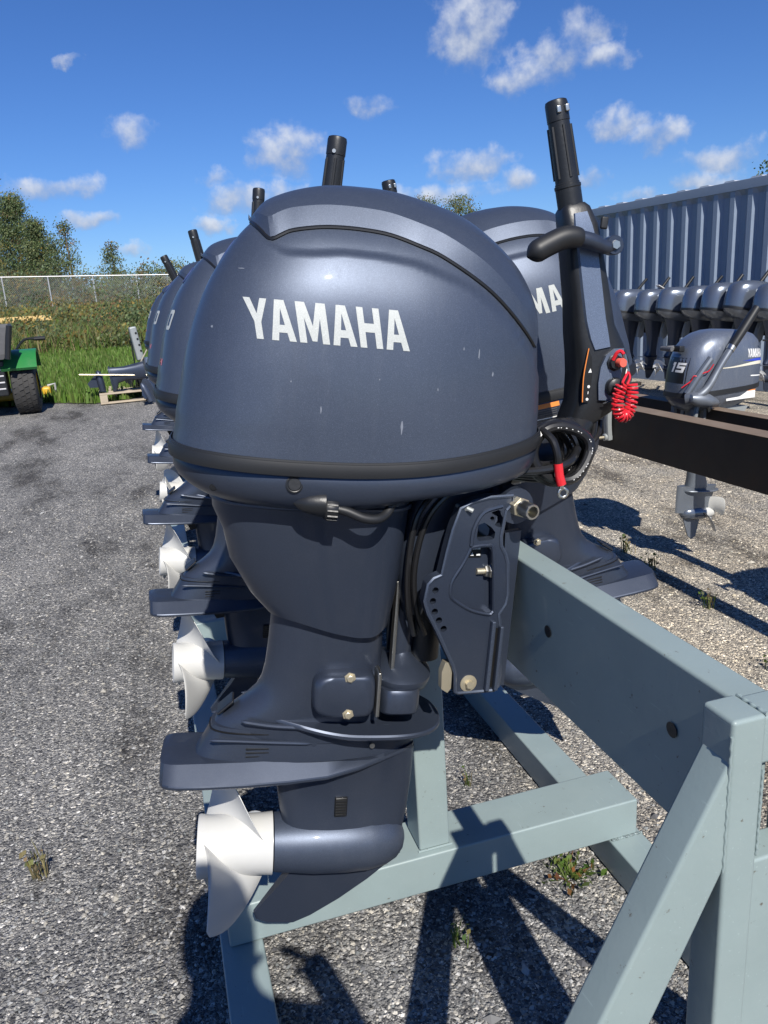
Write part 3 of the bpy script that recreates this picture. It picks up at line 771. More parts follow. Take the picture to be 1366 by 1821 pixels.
    tt.add(V, [(0, 1, 2, 3), (7, 6, 5, 4), (0, 1, 5, 4), (1, 2, 6, 5), (2, 3, 7, 6), (3, 0, 4, 7)]); P('trim_tab', tt, 'black', gear, smooth=False)
    for s in (-1, 1):
        P('cast_rib', MB().tube(catmull([(-.543, s*.0515, -.360), (-.49, s*.054, -.362), (-.43, s*.055, -.366), (-.36, s*.054, -.371)], 5), [.001]+[.0035]*14+[.001], 8), 'gun_low', gear)
        for k in range(3): P('slot', MB().bbox(-.478, -.437, min(s*.05, s*.0535), max(s*.05, s*.0535), -.381-.0075*k, -.3785-.0075*k, 0), 'black', gear, smooth=False)
        P('screw', MB().revolve([(0, .005), (.003, .005), (.003, 0)], (-.246, s*.0475, -.382), (0, s, 0), 12, False), 'steel', gear)
        P('drain_screw', MB().revolve([(0, .0048), (.0022, .0048), (.0022, 0)], (-.355, s*.052, -.372), (0, s, 0), 12, False), 'gun_low', gear)
        grille = MB().bbox(-.308, -.284, min(s*.025, s*.040), max(s*.025, s*.040), -.538, -.497, .002, 1)
        gr = P('water_intake', grille, 'black_label', gear)
        gb = MB()
        for k in range(6): gb.box(-.306, -.286, min(s*.0398, s*.0412), max(s*.0398, s*.0412), -.534+.006*k, -.5315+.006*k)
        P('grille_bar', gb, 'black', gr, smooth=False)
    prop = PM('propeller', hub_me)
    for bm_ in blade_me: PM('blade', bm_, prop)
    P('shaft_nut', MB().revolve([(0, .016), (.004, .0175), (.02, .0175), (.022, .010), (.03, .009), (.03, 0)], (-.472, 0, -.615), (-1, 0, 0), 8, False), 'zinc', prop)
    # swivel bracket, clamp brackets and their fittings (do not steer)
    sw = MB(); rings = []
    for z, xr, xf, w in ((.13, -.20, -.055, .085), (.085, -.225, -.07, .085), (.06, -.230, -.10, .080), (.02, -.232, -.125, .075), (-.04, -.230, -.15, .07), (-.09, -.222, -.168, .062), (-.122, -.208, -.172, .05)):
        rings.append(sell(xr, xf, w, z, 4.5, 32))
    sw.loft(rings); swo = P('swivel_bracket', sw, 'gun_low', steer=False)
    P('steering_tube', MB().tube([(-.200, 0, .12), (-.200, 0, -.09), (-.199, 0, -.21)], [.031, .029, .024], 20), 'gun_low', swo)
    P('steel_strip', MB().bbox(-.2275, -.2205, -.045, -.030, -.235, -.06, .001, 1), 'steel', swo)
    for k_ in (0, 1):
        P('trim_hose', MB().tube(catmull([(-.175+.03*k_, -.085, .125), (-.215+.02*k_, -.088, .07), (-.222+.012*k_, -.080, -.02), (-.212+.014*k_, -.070, -.10), (-.19+.02*k_, -.05, -.16)], 6), .0055, 8), 'cable', swo)
    P('trim_cylinder', MB().tube([(-.155, 0, -.02), (-.150, 0, -.225)], .030, 18), 'black', swo)
    for s in (-1, 1):
        br = P('clamp_bracket', bracket_mesh(s), 'gun_low', steer=False, angle=30)
        bv_ = br.modifiers.new('edge', 'BEVEL'); bv_.width = .0022; bv_.segments = 2; bv_.limit_method = 'ANGLE'; bv_.angle_limit = math.radians(40); bv_.harden_normals = True
        rim = MB().tube(catmull([(x, s*.132, z) for x, z in POCK+[POCK[0]]], 3), .0032, 6, False); P('cast_rim', rim, 'gun_low', br)
        P('edge_bead', MB().tube([(x*.985-.0018, s*.1318, z*.985) for x, z in BR+[BR[0]]], .0034, 6, False), 'gun', br)
        P('channel_rail', MB().bbox(-.082, -.0745, s*.137-.006, s*.137+.006, -.236, -.105, .002, 2), 'gun', br); P('channel_rail', MB().bbox(-.0655, -.0585, s*.137-.006, s*.137+.006, -.236, -.115, .002, 2), 'gun', br)
        rib = MB().tube(catmull([(-.132, s*.132, .030), (-.130, s*.132, .060), (-.115, s*.132, .088), (-.082, s*.132, .099)], 5), .004, 6); P('cast_rim', rib, 'gun_low', br)
        nb = MB(); hexn(nb, (-.053, s*.128, .098), (.12, s, 0), .0175, .016); P('tube_nut', nb, 'zinc', br)
        P('tilt_tube', MB().revolve([(0, .0135), (.042, .0135), (.044, .0125), (.044, .0095), (.015, .009)], (-.052, s*.130, .098), (.12, s, 0), 20, False), 'steel', br)
        P('tube_boss', MB().tube([(-.056, s*.075, .098), (-.055, s*.131, .098)], .031, 20), 'gun_low', br)
        bl = MB().tube([(-.060, s*.116, -.020), (-.110, s*.116, -.021)], .0055, 12); P('mounting_bolt', bl, 'zinc', br)
        nb = MB(); hexn(nb, (-.079, s*.118, -.020), (-1, 0, 0), .0125, .010); hexn(nb, (-.0895, s*.118, -.020), (-1, 0, 0), .0105, .007); P('bolt_nut', nb, 'steel', br)
        nb = MB().revolve([(0, .0155), (.002, .0155), (.0025, .012), (.003, .0085)], (-.112, s*.1315, -.222), (0, s, 0), 20); hexn(nb, (-.112, s*.134, -.222), (0, s, 0), .0075, .008); P('lower_bolt', nb, 'zinc', br)
        P('anode', MB().prism([(-.162, -.200), (-.157, -.182), (-.148, -.182), (-.143, -.196), (-.142, -.232), (-.148, -.240), (-.160, -.232)], s*.112, s*.1275), 'zinc', br)
        st = MB().bbox(-.0735, -.0665, s*.1328-.0012, s*.1328+.0012, -.232, -.120, 0); P('slot', st, 'black_label', br)
        lab = P('label_plate', MB().bbox(-.136, -.104, min(s*.114, s*.1152), max(s*.114, s*.1152), .004, .027, 0), 'black_label', br)
        lt = MB(); rl = random.Random(5); x = -.133
        while x < -.109:
            w_ = rl.uniform(.0012, .0028); lt.box(x, x+w_, min(s*.1152, s*.1156), max(s*.1152, s*.1156), .0185, .0215); x += w_+.0007
        lt.box(-.113, -.106, min(s*.1152, s*.1156), max(s*.1152, s*.1156), .0075, .0105)
        lt.prism([(-.124, .0075), (-.118, .0075), (-.121, .0135)], s*.1152, s*.1156)
        P('print', lt, 'white_decal', lab, smooth=False)
    P('tilt_lever', MB().bbox(-.158, -.140, -.123, -.108, .078, .098, .003, 2).tube([(-.15, -.12, .088), (-.145, -.135, .095), (-.138, -.14, .092)], .004, 8), 'clamp', steer=False)
    # tiller
    tl = MB()
    ax = [(.155, .215, .032, .040), (.170, .235, .048, .046), (.187, .275, .055, .048), (.184, .330, .056, .048), (.172, .365, .050, .046), (.157, .40, .043, .043), (.143, .46, .039, .040), (.124, .53, .036, .037), (.110, .58, .034, .034), (.096, .612, .028, .028), (.093, .620, .021, .022)]
    rings = []
    for i, (x, z, hx, hy) in enumerate(ax):
        d = Vector((-.28, 0, 1)).normalized(); u = Vector((d.z, 0, -d.x)); ring = []
        for k in range(28):
            a = 2*PI*k/28; c, s_ = math.cos(a), math.sin(a); e = 4.0
            q = Vector((x, .128, z)) + u*(hx*math.copysign(abs(c)**(2/e), c)) + Vector((0, 1, 0))*(hy*math.copysign(abs(s_)**(2/e), s_)); ring.append(tuple(q))
        rings.append(ring)
    tl.loft(rings); til = P('tiller', tl, 'black', angle=40)
    # silver-blue upper face of the arm
    fp = MB(); rows = [(.104, .604, .014), (.112, .578, .019), (.123, .545, .021), (.140, .475, .022), (.154, .418, .022), (.165, .385, .021), (.173, .365, .018)]
    V = []; 
    for x, z, w_ in rows:
        dx = 0 if z > .5 else .002
        hy = interp([(.365, .046), (.40, .043), (.46, .040), (.53, .037), (.58, .034), (.612, .028)], z)
        for k in (-1, -.86, 0, .86, 1):
            V.append((x-.004+k*w_*.95, .128-hy-(.0035 if abs(k) < .9 else -.002), z+k*w_*.25))
    n = 5; fp.add(V, [(i*n+j, i*n+j+1, (i+1)*n+j+1, (i+1)*n+j) for i in range(len(rows)-1) for j in range(n-1)])
    P('arm_face', fp, 'gun_light', til, angle=25)
    grip = MB(); g0 = Vector((.092, .128, .615)); g1 = Vector((.040, .128, .792)); dg = (g1-g0).normalized(); Lg = (g1-g0).length
    uu = Vector((dg.z, 0, -dg.x)); rings = []
    for tt_, r in ((0, .0235), (.18, .0235), (.19, .0245), (.215, .0245), (.22, .0225), (.235, .0225), (.24, .0215), (.80, .0195), (.805, .0205), (.96, .0205), (.99, .019), (1.0, .015)):
        rings.append([tuple(g0+dg*(Lg*tt_) + uu*(r*math.cos(2*PI*k/24)) + Vector((0, 1, 0))*(r*math.sin(2*PI*k/24))) for k in range(24)])
    grip.loft(rings); gp = P('grip', grip, 'black', til, angle=25)
    fl = MB()
    for a in range(0, 360, 60):
        a = math.radians(a+30); o = uu*math.cos(a)+Vector((0, math.sin(a), 0)); fl.tube([g0+dg*(Lg*.28)+o*.0208, g0+dg*(Lg*.76)+o*.0195], .0032, 6)
    P('grip_rib', fl, 'rubber', gp)
    bt = MB()
    for k in (-1, 1):
        c = g0+dg*(Lg*.90)+uu*(.008*k+.003)+Vector((0, -.0195, 0)); mt = Matrix.Translation(c) @ Matrix(((uu.x, 0, dg.x, 0), (0, 1, 0, 0), (uu.z, 0, dg.z, 0), (0, 0, 0, 1)))
        bt.bbox(-.004, .004, -.0035, .0035, -.006, .006, .0015, 2, mt)
    P('trim_button', bt, 'steel', gp)
    P('end_screw', MB().revolve([(0, .004), (.003, .004), (.003, 0)], g0+dg*(Lg*.84)+Vector((.006, .0195, 0)), (0, 1, 0), 10, False), 'steel', gp)
    # friction lever
    lv = MB(); path = catmull([(.163, .072, .548), (.140, .066, .545), (.110, .062, .552), (.080, .062, .556)], 5)
    lv.tube(path, [.0125]*4+[.013]*4+[.0145]*(len(path)-8), 14); lv.revolve([(0, .017), (.02, .0175), (.022, .016), (.022, .0)], (.158, .082, .549), (0, -1, 0), 20)
    lev = P('friction_lever', lv, 'gun_low', til)
    pd = MB(); path = catmull([(.092, .062, .556), (.06, .060, .553), (.03, .058, .538), (.006, .056, .523), (-.008, .055, .514)], 5)
    rr = [.0155, .0175, .019, .0195]+[.020]*10+[.020, .0185, .0165, .013, .009, .005, .002]
    pd.tube(path, rr[:len(path)], 16); P('lever_pad', pd, 'rubber', lev)
    nb = MB(); hexn(nb, (.158, .0605, .549), (0, -1, 0), .0085, .006); P('bolt', nb, 'steel', lev)
    P('side_switch', MB().bbox(.138, .152, .086, .094, .578, .600, .003, 2, Matrix.Translation((0, 0, 0))), 'rubber', til)
    # switch panel with stop switch and key
    pn = MB().prism([(.172, .268), (.167, .300), (.168, .330), (.176, .352), (.192, .366), (.210, .368), (.212, .300), (.210, .268)], .074, .081); P('switch_panel', pn, 'gun_light', til, angle=25)
    st = MB().revolve([(0, .016), (.004, .016), (.006, .013), (.012, .012), (.012, 0)], (.194, .075, .340), (0, -1, 0), 8, False); sw2 = P('stop_switch', st, 'black', til)
    P('stop_button', MB().revolve([(.011, .0085), (.024, .0085), (.026, .0075), (.026, 0)], (.197, .074, .341), (.1, -1, 0), 18, False), 'coral', sw2)
    ky = MB().revolve([(0, .018), (.010, .018), (.014, .015), (.014, 0)], (.199, .075, .295), (0, -1, 0), 20, False); ky.bbox(.190, .222, .047, .064, .291, .299, .002, 1); P('key_switch', ky, 'black', til)
    ip = MB().prism([(.140, .262), (.137, .31), (.140, .362), (.150, .345), (.155, .31), (.154, .262)], .0785, .082); ind = P('indicator_strip', ip, 'black_label', til)
    P('orange_line', MB().tube(catmull([(.141, .0778, .262), (.1372, .0778, .31), (.1405, .0778, .363)], 8), .0011, 6), 'orange', ind)
    sy = MB()
    sy.prism([(.1455, .318), (.1525, .319), (.149, .3265)], .0776, .0784)
    for z in (.292, .268): sy.revolve([(0, .0028), (.0006, .0028)], (.150, .0785, z), (0, -1, 0), 12)
    sy.box(.1494, .1508, .0776, .0784, .278, .283); P('symbol', sy, 'white_decal', ind, smooth=False)
    P('tiller_base', MB().tube(catmull([(.165, .12, .225), (.13, .09, .195), (.07, .05, .16), (-.02, .03, .135)], 5), [.03]*8+[.034]*8, 14), 'black', til)
    for k in range(3):
        P('control_cable', MB().tube(catmull([(.17+.012*k, .10, .225), (.155+.010*k, .07, .195), (.12, .03+.01*k, .165), (.03, .0, .15), (-.05, -.02+.02*k, .15)], 6), .0045, 8), 'cable', til)
    return t, S
proto, STEER = build_outboard()

# extras only the nearest motor shows: lanyard, battery cable
def near_extras(t):
    til = [c for c in t.children if c.name.startswith('tiller')][0]
    # coiled red lanyard hanging in a U
    path = catmull([(.200, .045, .300), (.196, .044, .280), (.197, .043, .258), (.206, .042, .243), (.218, .043, .246), (.224, .045, .262), (.225, .047, .285), (.222, .050, .303)], 24)
    pts = []; turns = 19; n = len(path)-1
    up = Vector((0, 1, 0))
    for i in range(n*6):
        f = i/6; a = path[int(f)].lerp(path[min(int(f)+1, n)], f-int(f)); d = (path[min(int(f)+1, n)]-path[int(f)]).normalized()
        w = d.cross(up).normalized(); an = 2*PI*turns*f/n
        pts.append(a + (w*math.cos(an) + up*math.sin(an))*.0098)
    lan = MB().tube(pts, .0024, 6)
    lan.tube(catmull([pts[-1], (.217, .05, .315), (.212, .052, .327)], 4), .0026, 6); lan.tube(catmull([pts[0], (.199, .04, .305), (.206, .045, .318), (.212, .052, .327)], 4), .0026, 6)
    L = lan.build('lanyard', 'red', til)
    MB().tube([(.212, .052, .326), (.205, .053, .345), (.200, .053, .357)], .0042, 8).build('lanyard_clip', 'steel', L)
    MB().tube(catmull([(.200, .053, .357), (.195, .056, .362), (.189, .060, .358), (.186, .065, .345)], 5), .0035, 8).build('lanyard_loop', 'red', L)
    MB().tube(catmull([(.21, .052, .335), (.205, .045, .31), (.215, .05, .29), (.207, .06, .275), (.18, .07, .262)], 6), .002, 6).build('cord', 'cable', L)
    # battery cable hung in a coil in front of the cowl
    c = MB(); rb = random.Random(2)
    for k, (ox, oz, rx, rz) in enumerate(((.048, .186, .052, .045), (.050, .183, .060, .050), (.038, .180, .046, .046), (.058, .184, .056, .046), (.030, .176, .040, .043))):
        p = [(ox+rx*math.cos(a)+.003*math.sin(3*a+k), -.068+.016*k+.012*math.sin(a+k), oz+rz*math.sin(a)+.003*math.cos(2*a+k)) for a in [2*PI*i/40 for i in range(41)]]
        c.tube(p, .0092, 10)
    for k in range(4):
        c.tube(catmull([(-.03, -.075+.02*k, .15-.006*k), (.02, -.085+.012*k, .158-.008*k), (.06, -.08+.01*k, .172-.008*k), (.085, -.05, .19)], 6), .0070, 10)
    cb = c.build('battery_cable', 'cable', t)
    pr = MB(); rp = random.Random(9)
    for k, (ox, oz, rx, rz) in enumerate(((.048, .186, .052, .045), (.038, .180, .046, .046), (.058, .184, .056, .046))):
        for i in range(34):
            a = -1.2+3.3*i/34
            if rp.random() < .3: continue
            kk = (0, 2, 3)[k]
            q = Vector((ox+rx*math.cos(a)+.003*math.sin(3*a+kk), -.068+.016*kk+.012*math.sin(a+kk)-.0092, oz+rz*math.sin(a)+.003*math.cos(2*a+kk)))
            d = Vector((-math.sin(a), 0, math.cos(a))); pr.tube([q-d*.0012, q+d*rp.uniform(.0004, .0016)], .00085, 4)
    pr.build('cable_print', 'white_decal', cb)
    MB().tube(catmull([(.010, -.06, .222), (.022, -.085, .208), (.030, -.094, .185), (.033, -.094, .168)], 5), .0068, 10).build('cable_end', 'cable', cb)
    MB().tube([(.033, -.094, .170), (.037, -.095, .150), (.043, -.095, .134)], [.0078, .0080, .0086], 12).build('red_sleeve', 'red', cb)
    rt = MB().prism(circ(.0475, .1195, .0105, 20), -.0975, -.0945, [circ(.0475, .1195, .0056, 14)]); rt.bbox(.0395, .0475, -.0985, -.0935, .126, .138, .002, 2)
    rt.build('ring_terminal', 'steel', cb)
    for o in (cb,): rot_part(o, math.radians(-7))

TILT = math.radians(7.8)
def pose(t, yaw, spin=0, tiller=0.0):
    for ch in t.children:
        nm = ch.name.split('.')[0]
        if nm in STEERN: rot_part(ch, yaw)
        if nm == 'propeller': ch.matrix_basis = ch.matrix_basis @ Matrix.Translation((0, 0, -.615)) @ Matrix.Rotation(spin, 4, 'X') @ Matrix.Translation((0, 0, .615))
        if nm == 'tiller' and tiller: ch.matrix_basis = ch.matrix_basis @ Matrix.Translation((.15, 0, .20)) @ Matrix.Rotation(tiller, 4, 'Y') @ Matrix.Translation((-.15, 0, -.20))
STEERN = {o.name.split('.')[0] for o in STEER}
LROW = [(1.27, -7, -.12, 0, 'nearest blue-grey outboard with white lettering, red coiled lanyard and hanging battery cable'),
        (2.16, 1, .2, 0, 'second outboard of the left row, its white propeller just left of the nearest one'),
        (3.16, 2, .25, 0, 'third outboard of the left row with a bright white propeller pointing left'),
        (4.45, 0, 1.2, 0, 'fourth outboard of the left row, half hidden behind the third'),
        (5.75, 0, .1, 0, 'farthest outboard of the left row, nearest the pallet')]
RROW = [(1.80, -9, .4, -.06, 'blue-grey outboard facing right behind the nearest one, orange and white label on its lower cowl'),
        (2.87, 0, .9, 0, 'second outboard of the right row, only its tiller grip showing over the nearest cowl'),
        (3.78, 0, .1, .32, 'third outboard of the right row, its black tiller grip leaning left'),
        (4.55, 0, .1, .52, 'fourth outboard of the right row, its grip leaning farthest left')]
DX = [(0, 0), (-.015, 0), (-.035, 0), (-.01, 0), (-.04, 0), (-.032, .010), (-.03, .048), (-.01, .03), (-.01, .02)]
motors = []
for i, (Y, yaw, spin, til, lab) in enumerate(LROW+RROW):
    t = proto if i == 0 else copy_tree(proto)
    right = i >= len(LROW)
    t.location = (.597+DX[i][0], Y, 1.04+DX[i][1]); t.rotation_euler = (0, TILT, PI if right else 0)
    tag(t, lab, 'outboard motor', 'large outboards hung back to back on the stand'); motors.append((t, yaw, spin, til))
for t, yaw, spin, til in motors: pose(t, math.radians(yaw), spin, til)
near_extras(motors[0][0])
for c_ in [c for c in motors[0][0].children if c.name.startswith('cowl')]:
    for g_ in list(c_.children):
        if g_.name.startswith(('numeral', 'small_decal')): bpy.data.objects.remove(g_)
cow_ = [c for c in motors[0][0].children if c.name.startswith('cowl')][0]; rsc = random.Random(8)
for x_, z_, w_, h_ in ((-.172, .352, .0012, .003), (-.146, .345, .0012, .009), (-.120, .316, .0015, .004), (-.262, .232, .002, .011), (-.385, .252, .0012, .006), (-.545, .36, .0018, .002), (-.505, .445, .005, .0008), (-.21, .29, .001, .002), (-.30, .30, .001, .0012), (-.43, .29, .001, .0015)):
    pts_ = [on_cowl(x_+w_*math.cos(2*PI*k/10)*rsc.uniform(.6, 1.2), z_+h_*math.sin(2*PI*k/10)*rsc.uniform(.6, 1.2), -1, .0004) for k in range(10)]
    if all(pts_): MB().add(pts_, [tuple(range(10))]).build('scuff', 'scuff', cow_, smooth=False)
# warning label on the right-row motor's lower cowl
def warn(t):
    low = [c for c in t.children if c.name.startswith('lower_cowl')][0]
    def sheet_(x0, x1, z0, z1, off, name, mat, parent):
        b = MB(); n = 6; V = []
        for k in range(n+1):
            x = x0+(x1-x0)*k/n
            for z in (z0, z1): V.append(on_cowl(x, z+SEAM(x)-.164, 1, off, low_bvh) or Vector((x, .186, z)))
        b.add(V, [(2*k, 2*k+2, 2*k+3, 2*k+1) for k in range(n)]); return b.build(name, mat, parent)
    w = sheet_(-.375, -.275, .110, .146, .0008, 'warning_label', 'white_decal', low)
    sheet_(-.375, -.275, .136, .146, .0014, 'orange_header', 'orange', w)
    for z in (.131, .126, .121, .116): sheet_(-.368, -.29 if z != .116 else -.34, z, z+.0016, .0014, 'text_line', 'grey_plastic', w)
warn(motors[len(LROW)][0])

# ------------------------------------------------------------------ small outboards
def small_parts(t, cm, lm, fifteen=False):
    D = .06 if fifteen else 0.0
    """local frame: x to the bow, origin on the beam top; about 1.1 m tall. Returns the cowl shell for decals."""
    def P(n, b, m, par=None, **k): return b.build(n, m, par or t, **k)
    b = MB(); rings = []
    prof = [(.085, 1.0, 0), (.13, 1.0, 0), (.20, .985, .004), (.26, .95, .01), (.31, .88, .02), (.345, .76, .035), (.368, .58, .05), (.380, .34, .06), (.384, .08, .06)]
    for z, k, sh in prof:
        rings.append(sell(-.445+.02*(1-k)-.0+(.30*(1-k)), .145-.20*(1-k)-sh, .150*k**.8, z, 3.0, 44, lambda x, y, k=k: -.10*(x+.15)*k*(1 if z < .2 else 1)-.0*x))
    b.loft(rings, True, True)
    cowl = P('cowl', b, cm, angle=45)
    P('seal', MB().loft([sell(-.449, .149, .1535, z, 3.0, 44, lambda x, y: -.10*(x+.15)) for z in (.066, .090)], True, True), 'rubber')
    lo = MB(); rings = []
    for z, xr, xf, w in ((.070, -.44, .14, .148), (.04, -.425, .13, .142), (.0, -.37, .09, .115), (-.02, -.34, .05, .09)): rings.append(sell(xr, xf, w, z, 3, 36, lambda x, y: -.08*(x+.15)))
    lo.loft(rings); P('lower_cowl', lo, cm)
    mi = MB(); rings = []
    for z, xr, xf, w in ((.0, -.33, -.06, .075), (-.10, -.29, -.08, .06), (-.22, -.25, -.10, .045), (-.40, -.235, -.11, .038), (-.455, -.27, -.10, .036)): rings.append(sell(xr+D*min(1, -z/.2), xf+D*min(1, -z/.2), w, z, 2.6, 28))
    mi.loft(rings); P('midsection', mi, lm)
    g = MB(); rings = []
    for z, xr, xf, w in ((-.45, -.27, -.085, .034), (-.52, -.245, -.085, .024), (-.60, -.235, -.09, .026)): rings.append(sell(xr+D-(.07 if fifteen else 0), xf+D+(.05 if fifteen else 0), w, z, 1.8, 28))
    g.loft(rings); gc = P('gearcase', g, lm)
    pl = MB(); rings = [sell(-.345+D, -.075+D, w, z, 2.4, 32) for z, w in ((-.478, .058), (-.474, .062), (-.470, .058))]; pl.loft(rings); P('anti_ventilation_plate', pl, lm, gc)
    P('torpedo', MB().revolve([(-.26, .0), (-.26, .036), (-.20, .041), (-.14, .040), (-.10, .030), (-.083, .014), (-.08, 0)], (D, 0, -.605), (1, 0, 0), 24, False), lm if not fifteen else 'small', gc)
    P('skeg', MB().prism([(a_+D, b_) for a_, b_ in [(-.235, -.63), (-.215, -.74), (-.185, -.755), (-.155, -.735), (-.10, -.625)]], -.005, .005), lm, gc)
    hb = P('propeller', MB().revolve([(-.335, .0), (-.335, .020), (-.32, .026), (-.262, .034), (-.262, 0)], (D, 0, -.605), (1, 0, 0), 20, False), 'white')
    for k in range(3):
        q = prop_blade(2*PI*k/3+.5, .115, .024, -.295+D, -.605); q.build('blade', 'white', hb)
    br = MB()
    for s in (-1, 1): br.prism([(-.06, .03), (-.03, .05), (.03, .05), (.05, .02), (.045, -.10), (.03, -.10), (.026, .006), (-.026, .006), (-.03, -.20), (-.07, -.24), (-.10, -.16)], s*.07, s*.10)
    P('clamp_bracket', br, 'clamp')
    for s in (-1, 1): P('clamp_screw', MB().tube([(.03, s*.085, -.06), (.13, s*.085, -.06)], .006, 8).tube([(.13, s*.06, -.06), (.13, s*.11, -.06)], .004, 6), 'steel')
    P('swivel_bracket', MB().loft([sell(-.10, .0, .05, z, 3, 24) for z in (.03, -.05, -.16, -.22)]), 'clamp')
    return cowl, b
E_LAB = None
ROW = [(9.66,), (9.17,), (8.74,), (8.34,), (7.96,), (7.61,), (7.27,), (6.93,)]
ordn = ['first', 'second', 'third', 'fourth', 'fifth', 'sixth', 'seventh', 'eighth']
rowdir = Vector((.12, -.993, 0))
sp = None
for i, (Y,) in enumerate(ROW):
    X = 6.32 + (9.66-Y)*.12
    if sp is None:
        sp = link('small_outboard', None); small_parts(sp, 'small', 'gun_low')
        tlm = MB().tube([(.10, .05, .20), (.16, .03, .30), (.21, .03, .37)], [.018, .020, .018], 12); tl_ = tlm.build('tiller', 'small_low', sp)
        MB().tube([(.21, .03, .37), (.33, .03, .54)], [.019, .019], 12).build('grip', 'rubber', tl_)
        MB().tube([(.08, -.02, .345), (.12, -.02, .365), (.14, -.04, .37)], .012, 8).build('start_handle', 'rubber', sp)
        MB().bbox(-.12, -.02, -.153, -.1485, .19, .24, 0).build('decal', 'letter', sp)
        MB().tube([(.135, .03, .335), (.15, -.03, .33), (.12, -.07, .32)], .005, 6).build('lanyard', 'red', sp)
        t = sp
    else: t = copy_tree(sp)
    t.location = (X, Y, .97); t.rotation_euler = (0, math.radians(7+random.uniform(-3, 3)), math.radians(-7+random.uniform(-9, 9))); t.scale = (random.uniform(.99, 1.07),)*3
    tag(t, '%s small silver-grey outboard from the left in the row along the container' % ordn[i], 'outboard motor', 'small outboards along the container')
# white tag left on one of them
tg = MB().bbox(-.06, .06, -.04, .04, -.004, .004, .001, 1, Matrix.Rotation(.5, 4, 'Y')).build('paper_tag', 'white_decal')
tg.location = (6.62, 9.15, 1.375); tag(tg, 'white paper tag lying on top of a small outboard in the far row', 'tag')
# its stand: low timber-dark rack
st = thing('outboard_rack', 'dark steel rack holding the row of small outboards by the container', 'rack', (6.5, 8.3, 0), (0, 0, math.radians(6.9)))
MB().bbox(-.03, .03, -1.9, 1.7, .80, .965, .004, 1).build('beam', 'rustbeam', st)
for y in (-1.7, -.1, 1.5):
    MB().bbox(-.04, .04, y-.04, y+.04, .05, .799, .004, 1).build('post', 'rustbeam', st)
    MB().bbox(-.5, .5, y-.05, y+.05, .003, .049, .004, 1).build('foot', 'rustbeam', st)

# rusty two-beam stand on the right
rs_ = thing('steel_beam_stand', 'rusty dark stand of two long beams on the right, carrying the grey outboard', 'stand', (2.5, 3.0, 0))
for x0, x1, dz in ((2.335, 2.425, 0), (2.64, 2.70, .0)):
    MB().bbox(x0-2.5, x1-2.5, -2.3, 2.6, .615, .85, .004, 2).build('beam', 'rustbeam', rs_)
    MB().bbox(x0-2.506, x1-2.494, -2.3, 2.601, .8505, .8535, .001, 1).build('top_flange', 'flange', rs_)
for y in (-2.1, 2.3):
    for x in (-.125, .17): MB().bbox(x-.03, x+.03, y-.03, y+.03, .05, .614, .004, 1).build('leg', 'rustbeam', rs_)
    MB().bbox(-.5, .55, y-.04, y+.04, .003, .049, .004, 1).build('foot', 'rustbeam', rs_)

